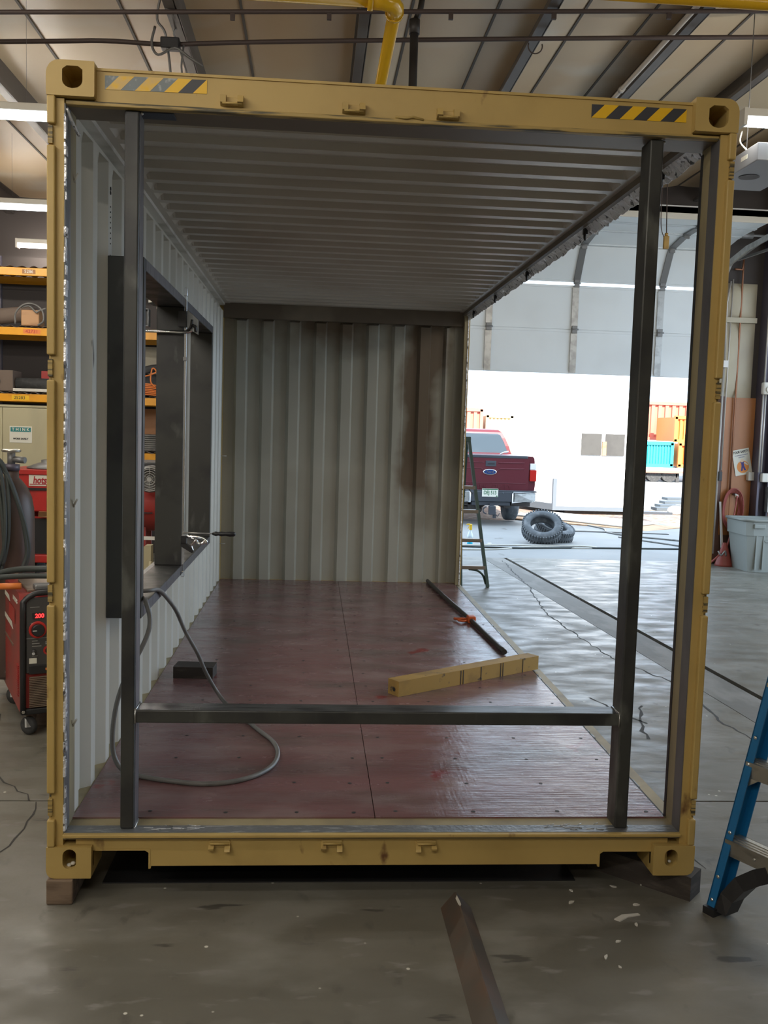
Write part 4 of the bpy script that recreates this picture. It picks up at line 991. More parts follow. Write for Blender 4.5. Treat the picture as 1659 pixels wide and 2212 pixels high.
# beige cabinet
cbn = thing('storage_cabinet', (-3.0, 8.6, 0), 'beige two-door steel cabinet with a THINK sign, below the rack shelf', 'cabinet')
MB().box((-3.30, 8.40, .02), (-2.20, 8.775, 1.935), .006).build('body', 'cabinet', cbn)
MB().box((-3.29, 8.385, .06), (-2.822, 8.40, 1.905), .004).build('door', 'cabinet', cbn)
MB().box((-2.814, 8.385, .06), (-2.21, 8.40, 1.905), .004).build('door', 'cabinet', cbn)
MB().box((-3.31, 8.38, 1.915), (-2.19, 8.40, 1.94)).build('top_trim', 'cabinet', cbn)
MB().lathe([(.05, 0), (.055, .004), (.04, .01)], (-2.95, 8.385, 1.28), (0, -1, 0), 20).build('dial_handle', 'galv', cbn)
sg = thing('safety_sign', (-2.61, 8.38, 1.47), 'small sign reading THINK WORK SAFELY on the beige cabinet door', 'sign')
MB().box((-2.735, 8.381, 1.485), (-2.47, 8.384, 1.685), .0015).build('sign_plate', 'paper', sg)
MB().box((-2.722, 8.3800, 1.618), (-2.483, 8.3812, 1.672)).build('teal_band', 'teal', sg)
text('lettering', 'T H I N K', .050, (-2.603, 8.379, 1.645), (1, 0, 0), (0, 0, 1), 'paper', sg, bold=.0012)
text('lettering', 'WORK SAFELY', .027, (-2.603, 8.3795, 1.532), (1, 0, 0), (0, 0, 1), 'ink', sg, bold=.0012)
text('lettering', 'ψ', .03, (-2.603, 8.3795, 1.578), (1, 0, 0), (0, 0, 1), 'galv_dark', sg) if False else None

# pressure washer
pw = thing('pressure_washer', (-1.7, 6.4, 0), 'red pressure washer heater cabinet with a grey cone top, behind the gas cylinder', 'pressure washer')
MB().box((-2.10, 6.20, .86), (-1.40, 6.9, 1.255), .012).build('upper_body', 'red', pw)
MB().box((-2.12, 6.18, 1.225), (-1.38, 6.92, 1.275), .006).build('top_rim', 'red', pw)
MB().box((-2.08, 6.24, .885), (-1.42, 6.86, 1.07), .01).build('lower_body', 'red', pw)
MB().box((-2.11, 6.185, 1.070), (-1.39, 6.25, 1.095)).build('slot', 'black', pw)
MB().lathe([(.27, 0), (.27, .012), (.16, .055), (.13, .06), (.13, .085), (.11, .09)], (-1.70, 6.5, 1.277), n=28).build('cone_top', 'galv_dark', pw)
MB().box((-1.868, 6.192, 1.115), (-1.50, 6.199, 1.222)).build('name_plate', 'paper', pw)
text('lettering', 'hotsy', .100, (-1.742, 6.190, 1.170), (1, 0, 0), (.12, 0, 1), 'inkred', pw, bold=.003, sx=.74)
MB().box((-1.86, 6.1905, 1.126), (-1.50, 6.1915, 1.134)).build('underline', 'inkred', pw)
MB().box((-1.815, 6.232, .95), (-1.735, 6.2395, 1.03)).build('warning_label', 'paper', pw)
MB().prism([(-1.80, 6.2312, 1.015), (-1.79, 6.2312, .985), (-1.76, 6.2312, .985), (-1.75, 6.2312, 1.015)], (0, -.0006, 0)).build('warning_mark', 'ink', pw)
MB().box((-2.05, 6.3, .78), (-1.35, 6.8, .80), .004).build('shelf', 'red', pw)
MB().box((-2.0, 6.3, .42), (-1.4, 6.8, .78)).build('pump_bay', 'black', pw)
MB().box((-2.0, 6.22, .34), (-1.36, 6.86, .42), .01).build('base_skirt', 'red', pw)
for x in (-1.95, -1.45):
    for y in (6.3, 6.8): MB().cyl((x-.03, y, .17), (x+.03, y, .17), .17, 18).build('wheel', 'rubber', pw)
for x in (-1.97, -1.42):
    for y in (6.26, 6.82): MB().box((x-.02, y-.02, .2), (x+.02, y+.02, .88)).build('leg', 'red', pw)
MB().prism([(-1.78, 6.2, .803), (-1.76, 6.14, .86), (-1.5, 6.16, .86), (-1.38, 6.2, .855), (-1.38, 6.2, .80)], (0, .2, 0)).build('glove', 'woodlight', label='tan leather glove lying on the washer shelf', cat='glove')

# red air compressor behind the window
ac = thing('air_compressor', (-.62, 5.2, 0), 'red air compressor tank with a round fan guard, seen through the window frame', 'compressor')
MB().lathe([(.05, -.02), (.22, .02), (.25, .07), (.25, 1.0), (.22, 1.05), (.05, 1.09)], (-.40, 5.5, 1.02), (-1, 0, 0), 24).build('tank', 'redworn', ac)
MB().box((-.95, 5.25, 1.26), (-.45, 5.8, 1.42), .02).build('motor_plate', 'black', ac)
MB().lathe([(.12, 0), (.12, .10), (.10, .12), (.095, .12), (.095, .11), (.005, .11)], (-.497, 5.08+.1, 1.275), (0, -1, 0), 24).build('fan_shroud', 'galv_dark', ac)
m = MB()
for r in (.03, .05, .07, .09, .105): m.tube([(-.497+r*math.cos(a), 5.05, 1.275+r*math.sin(a)) for a in [2*math.pi*k/24 for k in range(24)]], .0035, 5, closed=True)
for a in range(6): m.tube([(-.497, 5.05, 1.275), (-.497+.11*math.cos(a*math.pi/3+.5), 5.05, 1.275+.11*math.sin(a*math.pi/3+.5))], .0035, 5)
m.lathe([(.022, 0), (.022, .008)], (-.497, 5.05, 1.275), (0, -1, 0), 14); m.build('fan_guard', 'galv', ac, kind='stuff')
for x in (-1.2, -.6):
    for y in (5.35, 5.65): MB().box((x-.025, y-.02, 0), (x+.025, y+.02, .82)).build('leg', 'redworn', ac)
MB().box((-.60, 5.235, .955), (-.50, 5.245, .965)).build('slot', 'black', ac)
MB().box((-.85, 4.9, .755), (-.12, 5.0, .775)).box((-.85, 4.9, .0), (-.82, 5.0, .755)).box((-.15, 4.9, .0), (-.12, 5.0, .755)).build('work_stand', 'white', label='white tubular work stand between the compressor and the window', cat='stand')
m = MB()
m.prism([(-.60, 4.70, .60), (-.47, 4.70, .73), (-.42, 4.70, .73), (-.42, 4.70, .56), (-.50, 4.70, .47), (-.60, 4.70, .46)], (0, .12, 0)); m.tube([(-.57, 4.68, .46), (-.43, 4.68, .46), (-.42, 4.68, .6)], .012, 6); m.box((-.62, 4.66, 0), (-.40, 4.86, .46))
m.build('saw_stand', 'cabinet', label='beige metal machine on a pedestal just outside the window sill', cat='machine')
for i, (x, z0, z1) in enumerate(((-.30, .9, .92), (-.30, .83, .85), (-.30, .76, .78))): MB().cyl((x, 5.0, 1.02-.11*i), (x+.25, 5.0, 1.02-.11*i), .014-.002*i, 8).build('steel_rod', 'galv', label='grey steel rod on a rack outside the window, '+('topmost' if i == 0 else 'middle' if i == 1 else 'lowest')+' of three', cat='rod')
MB().box((-.34, 4.98, 0), (-.31, 5.02, 1.1)).box((-.06, 4.98, 0), (-.03, 5.02, 1.1)).build('rod_rack', 'black', label='dark steel rack holding the three rods outside the window', cat='rack')

# gas cylinder
gc = thing('gas_cylinder', (-.93, 2.62, .15), 'large dark brown gas cylinder with hoses draped over it, standing behind the red welder', 'gas cylinder')
MB().lathe([(.10, 0), (.135, .01), (.137, .03), (.137, 1.0), (.134, 1.06), (.122, 1.13), (.098, 1.19), (.065, 1.235), (.045, 1.255), (.045, 1.30)], (-.93, 2.62, .15), n=32).build('body', 'cyl', gc)
MB().cyl((-.93, 2.62, 1.45), (-.93, 2.62, 1.49), .05, 16).build('collar', 'purlin_blue', gc, label='dull blue collar below the valve')
MB().cyl((-.93, 2.62, 1.48), (-.93, 2.62, 1.56), .024, 12).cyl((-.93, 2.62, 1.52), (-.84, 2.60, 1.515), .020, 12).build('valve', 'galv_dark', gc)
m = MB(); m.lathe([(.018, 0), (.018, .012)], (-.93, 2.62, 1.565), n=12); m.tube([(-.93+.05*math.cos(a), 2.62+.05*math.sin(a), 1.572) for a in [2*math.pi*k/16 for k in range(16)]], .009, 6, closed=True)
for k in range(4): m.tube([(-.93, 2.62, 1.572), (-.93+.05*math.cos(k*1.57), 2.62+.05*math.sin(k*1.57), 1.572)], .005, 5)
m.build('hand_wheel', 'alum', gc)
MB().lathe([(.026, 0), (.034, .01), (.034, .03), (.026, .04)], (-1.02, 2.50, 1.50), (.2, -1, 0), 16).build('regulator', 'red', gc)
hs = thing('welding_hoses', (-.93, 2.45, .9), 'dark grey-green hoses draped in long loops over the gas cylinder', 'hose')
for i, P_ in enumerate(([(-1.12, 2.44, 1.46), (-1.0, 2.45, 1.53), (-.93, 2.45, 1.50), (-.90, 2.45, 1.38), (-.89, 2.44, 1.2), (-.90, 2.44, 1.0), (-.95, 2.43, .82), (-1.05, 2.42, .72), (-1.2, 2.44, .66)],
          [(-1.14, 2.42, 1.42), (-1.0, 2.43, 1.50), (-.94, 2.43, 1.46), (-.915, 2.43, 1.3), (-.905, 2.42, 1.1), (-.93, 2.42, .92), (-1.02, 2.41, .78), (-1.2, 2.43, .70)],
          [(-1.02, 2.46, 1.52), (-.95, 2.44, 1.52), (-.88, 2.46, 1.38), (-.83, 2.47, 1.22), (-.80, 2.49, 1.08), (-.79, 2.50, .95), (-.82, 2.48, .80), (-.81, 2.48, .70)],
          [(-.97, 2.46, 1.50), (-.90, 2.45, 1.42), (-.85, 2.46, 1.28), (-.815, 2.48, 1.12), (-.80, 2.49, .95), (-.83, 2.47, .84)],
          [(-1.1, 2.44, 1.40), (-1.03, 2.45, 1.47), (-.97, 2.44, 1.44), (-.93, 2.43, 1.24), (-.915, 2.43, 1.0), (-.925, 2.43, .88)])):
    MB().tube(smooth(P_, 5), .012, 8).build('hose', 'hosegrn', hs)
MB().prism([(-.865, 2.44, .86), (-.845, 2.44, .865), (-.80, 2.44, .70), (-.82, 2.44, .695)], (0, .006, 0)).build('tag', 'tray', hs, label='hanging grey strap tag')

# welding machine on casters (local frame: x along the front, y to the back, z up)
TH = math.radians(24); wl = thing('welding_machine', (-.649, 1.862, 0), 'red welding power source on casters, dark control panel glowing with red digits', 'welding machine')
WT = Matrix.Translation((-.649, 1.862, 0)) @ Matrix.Rotation(TH, 4, 'Z')
def LM(): m = MB(); m.T = WT; return m
WW, WD = .48, .80
m = LM(); m.prism([(0, .02, .135), (0, .02, .74), (0, .07, .80), (0, WD, .80), (0, WD, .135)], (WW, 0, 0)); m.build('cabinet', 'redworn', wl)
LM().box((.0, -.004, .125), (WW, .03, .16), .008).build('base', 'black', wl)
m = LM(); m.tube(smooth([(.012, .0, .14), (.012, .0, .70), (.018, .0, .765), (.06, .0, .80), (.12, .0, .812), (WW-.12, .0, .812), (WW-.06, .0, .80), (WW-.018, .0, .765), (WW-.012, 0, .70), (WW-.012, 0, .14)], 3), .016, 8); m.build('front_frame', 'black', wl)
LM().box((.03, .002, .36), (WW-.03, .022, .785), .004).build('control_panel', 'panelgrey', wl)
LM().box((.03, -.001, .555), (WW-.03, .003, .560)).build('panel_line', 'galv_dark', wl)
for x in (.092, .222):
    LM().box((x-.030, -.002, .665), (x+.030, .004, .70)).build('display_window', 'black', wl)
dp = text('digits', '888', .030, (0, 0, 0), (1, 0, 0), (0, 0, 1), 'led', wl)
ux = Vector((math.cos(TH), math.sin(TH), 0)); uy = Vector((-math.sin(TH), math.cos(TH), 0))
bpy.data.objects.remove(dp, do_unlink=True)
O_ = Vector((-.649, 1.862, 0))
for x, s_ in ((.100, '200'), (.222, '8.')):
    text('digits', s_, .032, O_+ux*x-uy*.004+Vector((0, 0, .6825)), ux, (0, 0, 1), 'led', wl, bold=.001)
for x in (.09, .235):
    m = LM(); m.lathe([(.048, 0), (.048, .006), (.042, .007)], (x, .001, .605), (0, -1, 0), 24); m.build('dial_ring', 'red', wl)
    m = LM(); m.lathe([(.036, 0), (.034, .022), (.030, .026)], (x, -.005, .605), (0, -1, 0), 20); m.build('knob', 'black', wl)
    LM().box((x-.030, -.0325, .603), (x-.008, -.031, .607)).build('pointer', 'white', wl)
for x in (.145,):
    m = LM(); m.lathe([(.026, 0), (.026, .004)], (x, .001, .485), (0, -1, 0), 18); m.build('dial_ring', 'red', wl)
    m = LM(); m.lathe([(.016, 0), (.012, .02)], (x, -.003, .485), (0, -1, 0), 14); m.build('knob', 'black', wl)
m = LM(); m.lathe([(.014, 0), (.010, .012), (.006, .03), (.009, .035)], (.07, 0, .485), (-.2, -1, -.2), 12); m.build('toggle_switch', 'chrome', wl)
m = LM()
for (x, z, w_) in ((.05, .73, .05), (.055, .64, .04), (.06, .525, .04), (.06, .54, .03), (.06, .51, .05), (.13, .53, .05), (.13, .52, .03), (.06, .455, .03)): m.box((x, .000, z), (x+w_, .0016, z+.004))
m.build('panel_print', 'galv', wl, kind='stuff')
LM().box((.045, -.001, .415), (.085, .002, .445)).build('small_label', 'paper', wl)
LM().box((.045, -.006, .355), (WW-.04, .003, .405), .003).build('connector_plate', 'black', wl)
LM().box((.13, -.012, .375), (.25, -.004, .387)).build('red_lever', 'orangepaint', wl)
for i in range(18):
    LM().box((.045, -.008, .168+i*.0098), (WW-.045, .004, .1735+i*.0098)).build('front_louver', 'tray', wl)
for i in range(16):
    LM().box((-.006, .07, .215+i*.0115), (.004, .135, .2195+i*.0115)).build('side_louver', 'redworn', wl)
LM().box((-.003, .30, .455), (.003, .80, .467)).build('handle_strip', 'tray', wl)
LM().prism([(-.002, .22, .60), (-.002, .48, .60), (-.002, .48, .685), (-.002, .22, .685)], (-.001, 0, 0)).build('side_decal', 'red', wl)
LM().prism([(-.002, .44, .695), (-.002, .48, .725), (-.002, .75, .725), (-.002, .75, .700)], (-.0012, 0, 0)).prism([(-.002, .30, .555), (-.002, .36, .590), (-.002, .75, .590), (-.002, .75, .565)], (-.0012, 0, 0)).build('side_stripe', 'paper', wl)
text('lettering', 'POWER MIG', .034, O_-ux*.0035+uy*.20+Vector((0, 0, .745)), -uy, (0, 0, 1), 'paper', wl, bold=.001)
LM().lathe([(.010, 0), (.008, .006)], (.012, -.015, .148), (0, -1, 0), 12).build('bolt', 'chrome', wl)
LM().box((.05, .10, .80), (WW-.05, .5, .815), .004).build('tool_tray', 'tray', wl)
for x, y in ((.06, .07), (WW-.06, .07), (.06, WD-.08), (WW-.06, WD-.08)):
    m = LM(); m.lathe([(.015, -.016), (.048, -.016), (.052, -.008), (.052, .008), (.048, .016), (.015, .016)], (x-.01, y-.02, .052), (.8, .6, 0), 20); cw = m.build('caster_wheel', 'rubber', wl)
    m = LM(); m.prism([(x-.035, y-.05, .05), (x-.005, y-.05, .05), (x+.03, y+.02, .130), (x-.03, y+.01, .130)], (.008, -.006, 0)); m.prism([(x-.015, y-.01, .05), (x+.015, y-.01, .05), (x+.04, y+.05, .130), (x-.015, y+.04, .130)], (.008, -.006, 0)); m.build('caster_fork', 'galv', wl)
LM().box((.02, WD, .13), (WW-.02, WD+.32, .15)).build('cylinder_shelf', 'redworn', wl)
# things lying on the welder
m = MB(); m.T = WT
m.tube(smooth([(-.12, .30, .86), (.0, .22, .875), (.12, .14, .885), (.22, .10, .88), (.32, .08, .845), (.38, .07, .83)], 5), .016, 8)
m.tube(smooth([(-.15, .36, .85), (-.02, .28, .90), (.10, .18, .92), (.20, .14, .915), (.30, .12, .88), (.37, .10, .84)], 5), .018, 8)
m.tube(smooth([(-.10, .42, .84), (.05, .34, .90), (.18, .24, .90), (.30, .2, .86), (.38, .2, .83)], 5), .015, 8)
m.build('torch_cable', 'hosegrn', label='thick dark torch cable heaped on top of the welding machine', cat='cable')
m = MB(); m.T = WT; m.tube([(-.10, .16, .832), (.02, .12, .834)], .018, 10); m.build('welding_torch', 'orangepaint', label='orange torch handle resting on the welding machine top', cat='torch')
m = MB(); m.T = WT; m.box((.08, .04, .816), (.20, .12, .85), .01); m.tube([(.20, .06, .84), (.34, .05, .85)], .006, 6); m.tube([(.22, .04, .825), (.34, .10, .83)], .009, 6); m.build('welding_tools', 'galv_dark', label='grey ground clamp and small tools on the welding machine top', cat='tools')

# ------------------------------------------------------------------ right side: wall fittings
def pipe_thing(name, pts, r, m, label, cat='conduit'):
    t = MB(); t.tube(pts, r, 8); return t.build(name, m, label=label, cat=cat)
yw = YF-.06
pipe_thing('conduit', [(6.695, yw, .15), (6.695, yw, 2.80)], .013, 'conduit', 'pale conduit on the wall nearest the garage door track')
MB().box((6.67, yw-.03, 2.80), (6.735, yw+.03, 2.90), .004).build('conduit_coupling', 'conduit', label='pale box coupling at mid height on the first conduit', cat='electrical box')
pipe_thing('conduit', [(6.70, yw, 2.90), (6.68, yw, 3.7), (6.72, yw, 4.0)], .012, 'conduit', 'upper run of pale conduit curving beside the door track')
pipe_thing('conduit', [(6.74, yw, 1.35), (6.75, yw, 4.03)], .010, 'conduit', 'thin conduit dropping to the black switch box')
pipe_thing('copper_pipe', smooth([(6.885, yw, 1.07), (6.885, yw, 4.09), (6.87, yw, 4.16), (6.76, yw, 4.17)], 4), .014, 'copper', 'brown copper pipe dropping past the insulation to the hose hook', 'pipe')
MB().box((6.70, YF-.10, 1.20), (6.745, YF-.022, 1.33), .004).build('switch_box', 'black', label='small black switch box on the orange plywood', cat='switch')
for i, (x, z0, z1) in enumerate(((7.205, 2.60, 4.5), (7.20, 1.34, 2.44), (7.235, 1.34, 2.44))):
    pipe_thing('conduit', [(x, YF-.25, z0), (x, YF-.25, z1)], .012, 'conduit', ['upper conduit on the dark steel column above the round box', 'left of two conduits below the round box on the column', 'right of two conduits below the round box on the column'][i])
MB().box((7.17, YF-.31, 2.43), (7.32, YF-.22, 2.60), .02).cyl((7.25, YF-.33, 2.50), (7.25, YF-.31, 2.50), .045, 16).build('junction_box', 'offwhite', label='grey junction box with a round socket high on the steel column', cat='electrical box')
MB().box((7.13, YF-.10, 1.215), (7.22, YF-.022, 1.335), .006).build('outlet_box', 'offwhite', label='left pale outlet box below the safety sign', cat='electrical box')
MB().box((7.245, YF-.28, 1.205), (7.36, YF-.20, 1.33), .012).build('outlet_box', 'offwhite', label='right square outlet box below the safety sign, on the column', cat='electrical box')
MB().box((7.34, YF-.30, .78), (7.50, YF-.20, 1.14), .004).build('panel_box', 'galv', label='grey electrical panel box at the right edge above the bin', cat='electrical box')
# safety sign, hanging tilted
ss = thing('safety_sign', (7.05, YF-.05, 1.48), 'tilted white sign reading YOUR SAFETY with an orange disc on the plywood', 'sign')
an_ = math.radians(12); ex = Vector((math.cos(an_), 0, math.sin(an_))); ez = Vector((-math.sin(an_), 0, math.cos(an_))); c_ = Vector((7.055, YF-.03, 1.475))
def sp(u, v, dy=0): return c_+ex*u+ez*v-Vector((0, dy, 0))
MB().prism([sp(-.125, -.185), sp(.125, -.185), sp(.125, .185), sp(-.125, .185)], (0, -.003, 0)).build('sign_plate', 'paper', ss)
text('lettering', 'YOUR SAFETY', .046, sp(0, .145, .0045), ex, ez, 'ink', ss, bold=.0012, sx=.80)
text('lettering', 'IS OUR MANAGEMENT', .021, sp(0, .100, .0045), ex, ez, 'signnavy', ss, sx=.9)
text('lettering', 'CONCERN', .018, sp(0, .070, .0045), ex, ez, 'signnavy', ss)
MB().lathe([(.088, 0), (.088, .0008)], sp(0, -.07, .0035), (0, -1, 0), 32).build('orange_disc', 'signorange', ss)
MB().prism([sp(a, b, .0046) for a, b in ((-.035, .0), (-.018, -.015), (-.018, -.055), (-.038, -.125), (-.012, -.125), (0, -.08), (.014, -.125), (.040, -.125), (.020, -.055), (.020, -.015), (.034, .0), (.0, .008))], (0, -.0008, 0)).build('printed_figure', 'signnavy', ss)
MB().prism([sp(a, b, .0046) for a, b in ((-.035, .0), (-.018, -.013), (-.07, .035), (-.08, .02))], (0, -.0008, 0)).prism([sp(a, b, .0046) for a, b in ((.034, .0), (.022, -.018), (.07, -.06), (.08, -.045))], (0, -.0008, 0)).build('printed_arms', 'paper', ss, kind='stuff')
MB().lathe([(.026, 0), (.026, .0008)], sp(0, .022, .0052), (0, -1, 0), 16).build('printed_head', 'skin', ss)
# hose coil and leaning hose
hc = thing('air_hose', (6.93, YF-.1, .8), 'dull red air hose coiled on a hook on the plywood wall', 'hose')
for i in range(6):
    rx, rz = .105+.010*i, .235+.012*i
    MB().tube([(6.93+rx*math.cos(a)+.006*math.sin(3*a+i), YF-.05-.012*i, .80+rz*math.sin(a)) for a in [2*math.pi*k/28 for k in range(28)]], .010, 6, closed=True).build('coil', 'hosered', hc)
MB().tube(smooth([(6.965, YF-.14, 1.0), (6.94, YF-.15, .80), (6.88, YF-.2, .50), (6.80, YF-.25, .26), (6.68, YF-.3, .16), (6.5, YF-.35, .02)], 5), .012, 8).build('tail', 'hosered', hc)
MB().cyl((6.955, YF-.02, 1.01), (6.955, YF-.12, 1.01), .015, 10).build('hook', 'galv_dark', hc); MB().box((6.945, YF-.13, .975), (6.985, YF-.12, 1.01)).build('tag', 'paper', hc)
MB().tube(smooth([(6.66, YF-.31, .22), (6.70, YF-.32, .16), (6.76, YF-.31, .22), (6.78, YF-.3, .15)], 4), .012, 6).build('fitting', 'galv', hc)
MB().beam((6.755, YF-.06, .9), (6.81, YF-.14, 0), .028, .02, up=(0, 1, 0)).build('white_stick', 'white', label='white wooden stick leaning on the wall below the hose', cat='stick')
MB().lathe([(.13, 0), (.12, .03), (.03, .32), (.025, .33)], (6.79, YF-.22, 0), n=20).build('red_funnel', 'hosered', label='dark red cone standing on the floor between hose and bin', cat='cone')
# plastic bin
tbn = thing('plastic_bin', (7.3, 9.15, 0), 'large grey moulded plastic bin with handles at the right edge', 'trash bin')
m = MB(); x0, x1, y0, y1 = 6.80, 7.80, 8.92, 9.50
def ringbox(m, z, d, mt=None): return [m._v(p) for p in ((x0+d, y0+d*.6, z), (x0+.10+d, y0-.02+d*.6, z), (x1-.1-d, y0-.02+d*.6, z), (x1-d, y0+d*.6, z), (x1-d, y1-d, z), (x0+d, y1-d, z))]
rr = [ringbox(m, z, d) for z, d in ((0.0, .07), (.05, .065), (.50, .015), (.50, .0), (.70, -.01), (.70, .02), (.1, .08))]
for A, B in zip(rr[:-1], rr[1:]):
    for j in range(6): m.bm.faces.new((A[j], A[(j+1) % 6], B[(j+1) % 6], B[j]))
m.bm.faces.new(rr[0][::-1]); m.bm.faces.new(rr[-1]); m.build('body', 'bin', tbn)
m = MB(); pts = [(x0-.02, y0, .705), (x0+.10, y0-.045, .705), (x1-.1, y0-.045, .705), (x1+.02, y0, .705), (x1+.02, y1+.01, .705), (x0-.02, y1+.01, .705)]; m.tube(pts, .018, 8, closed=True); m.build('rim', 'bin', tbn)
MB().box((x0+.09, y0-.05, .60), (x0+.25, y0-.015, .66), .01).build('handle', 'bin', tbn)
for x in (x0+.14, x0+.24): MB().box((x, y0-.02, .04), (x+.02, y0+.012, .60)).build('rib', 'bin', tbn)
MB().box((x0+.26, y0-.03, .42), (x1-.1, y0-.018, .44)).build('step_line', 'bin', tbn)

# ------------------------------------------------------------------ blue stepladder at the right
Bl = Vector((2.445, -.10, 0)); Dd = Vector((.88, .47, 0)).normalized(); Wd = Vector((.47, -.88, 0)).normalized()
bl = thing('blue_stepladder', tuple(Bl+Wd*.27), 'blue fibreglass stepladder with aluminium steps, cut off by the right edge', 'ladder')
def P3(d, w_, z): return Bl+Dd*d+Wd*w_+Vector((0, 0, z))
LT = lambda z: (.262*z, .045*z)    # lean in depth and width
Hh = 1.78; BW = .56
def rail(w0, sgn, lab=None):
    m = MB()
    def c(z, d, w_): a, b = LT(z); return P3(a+d, w0+sgn*(b+w_), z)
    for (d0, d1, w1, w2) in ((0, .085, 0, .005), (0, .005, 0, .034), (.080, .085, 0, .034)):
        A = [m._v(c(.03, d, w_)) for d, w_ in ((d0, w1), (d1, w1), (d1, w2), (d0, w2))]; B = [m._v(c(Hh, d, w_)) for d, w_ in ((d0, w1), (d1, w1), (d1, w2), (d0, w2))]
        m.bm.faces.new(A[::-1]); m.bm.faces.new(B)
        for j in range(4): m.bm.faces.new((A[j], A[(j+1) % 4], B[(j+1) % 4], B[j]))
    m.build('side_rail', 'blue', bl)
rail(0, 1); rail(BW, -1)
for sgn, w0 in ((1, 0), (-1, BW)):
    m = MB()
    for z in (.055, .14, .305, .56, .66): 
        a, b = LT(z); q = P3(a-.001, w0+sgn*(b+.018), z); m.lathe([(.008, 0), (.007, .003), (.003, .005)], q, -Dd, 10)
    m.build('rivets', 'chrome', bl, kind='stuff')
    m = MB(); a, b = LT(0); m.prism([P3(-.006, w0-sgn*.004, 0), P3(.092, w0-sgn*.004, 0), P3(.092, w0+sgn*.045, 0), P3(-.006, w0+sgn*.045, 0)], (0, 0, .028)); m.build('foot', 'black', bl)
    # curved black knee brace
    pl_ = []; 
    outer = [(.03, .02), (.045, .09), (.085, .16), (.15, .215), (.22, .255)]; inner = [(.085, .02), (.095, .07), (.13, .125), (.18, .165), (.235, .20)]
    m = MB()
    for k in range(4):
        for (w1, w2), z1, z2 in (((outer[k][0], inner[k][0]), outer[k][1], inner[k][1]),):
            a0, b0 = LT(outer[k][1]); a1, b1 = LT(outer[k+1][1])
            q = [P3(a0+.006, w0+sgn*outer[k][0], outer[k][1]), P3(a1+.006, w0+sgn*outer[k+1][0], outer[k+1][1]), P3(a1+.006, w0+sgn*inner[k+1][0], inner[k+1][1]), P3(a0+.006, w0+sgn*inner[k][0], inner[k][1])]
            m.prism(q, Dd*.07)
    m.build('knee_brace', 'black', bl)
for z in (.275, .565, .86, 1.16, 1.45):
    a, b = LT(z); m = MB()
    A, B = b+.006, BW-b-.006
    m.prism([P3(a-.001, A, z-.0), P3(a+.08, A, z), P3(a+.08, B, z), P3(a-.001, B, z)], (0, 0, .004))
    m.prism([P3(a-.003, A, z-.055), P3(a-.003, B, z-.055), P3(a-.003, B, z+.004), P3(a-.003, A, z+.004)], Dd*.003)
    m.prism([P3(a+.078, A, z-.03), P3(a+.078, B, z-.03), P3(a+.078, B, z+.004), P3(a+.078, A, z+.004)], Dd*.003)
    for k in (.012, .03, .05): m.prism([P3(a+k, A, z+.004), P3(a+k+.005, A, z+.004), P3(a+k+.005, B, z+.004), P3(a+k, B, z+.004)], (0, 0, .003))
    m.build('step', 'alum', bl)
    MB().lathe([(.007, 0), (.004, .004)], P3(a-.004, A+.13, z-.025), -Dd, 10).build('rivet', 'chrome', bl)
for sgn, w0 in ((1, 0), (-1, BW)):
    a, b = LT(.50); m = MB(); m.beam(P3(a+.01, w0+sgn*(b+.01), .485), P3(a+.03, w0+sgn*(b+.10), .555), .03, .004, up=tuple(Dd)); m.build('step_brace', 'alum', bl)
    MB().beam(P3(1.02, w0+sgn*.0, .0), P3(.56, w0+sgn*.075, 1.74), .028, .05, up=tuple(Dd)).build('rear_leg', 'blue', bl)
for z in (.35, .9, 1.4): 
    f = z/1.74; MB().beam(P3(1.02-.46*f, .075*f, z), P3(1.02-.46*f, BW-.075*f, z), .02, .03).build('rear_rung', 'alum', bl)
MB().prism([P3(.44, .07, Hh-.03), P3(.62, .07, Hh-.03), P3(.62, BW-.07, Hh-.03), P3(.44, BW-.07, Hh-.03)], (0, 0, .06)).build('top_cap', 'blue', bl)

# ------------------------------------------------------------------ old stepladder beyond the far corner
gl = thing('old_stepladder', (2.83, 7.5, 0), 'worn dark green stepladder with dusty brown steps standing past the far corner post', 'ladder')
fl0, fr0, ft0, ft1 = (2.668, 7.3), (2.985, 7.3), (2.655, 7.62), (2.752, 7.62); HT = 1.70
def lerp(a, b, t): return a+(b-a)*t
for (xb, yb_), (xt, yt_) in ((fl0, ft0), (fr0, ft1)):
    MB().beam((xb, yb_, 0), (xt, yt_, HT), .034, .06, up=(0, 1, 0)).build('side_rail', 'dgreen', gl)
for z in (.235, .545, .875, 1.15):
    t = z/HT; xa, xb = lerp(fl0[0], ft0[0], t), lerp(fr0[0], ft1[0], t); y = lerp(7.3, 7.62, t)
    MB().box((xa, y-.04, z-.035), (xb, y+.05, z+.004), .003).build('step', 'tray', gl)
t = .14
MB().tube(smooth([(2.76, 7.33, .20), (2.86, 7.33, .185), (2.93, 7.33, .13), (2.965, 7.32, .03)], 5), .012, 8).build('knee_brace', 'dgreen', gl)
MB().tube(smooth([(2.66, 7.55, 1.10), (2.74, 7.52, 1.13), (2.80, 7.5, 1.06)], 4), .006, 6).build('spreader', 'galv_dark', gl)
MB().box((2.635, 7.58, 1.665), (2.775, 7.74, 1.725), .008).build('top_cap', 'dgreen', gl)
for (xb, xt) in ((2.655, 2.66), (2.80, 2.745)):
    MB().beam((xb, 8.35, 0), (xt, 7.70, 1.68), .03, .05, up=(0, 1, 0)).build('rear_leg', 'dgreen', gl)
for z in (.5, 1.0): MB().cyl((2.66, lerp(8.35, 7.7, z/1.68), z), (2.79, lerp(8.35, 7.7, z/1.68), z), .01, 8).build('rear_rung', 'dgreen', gl)
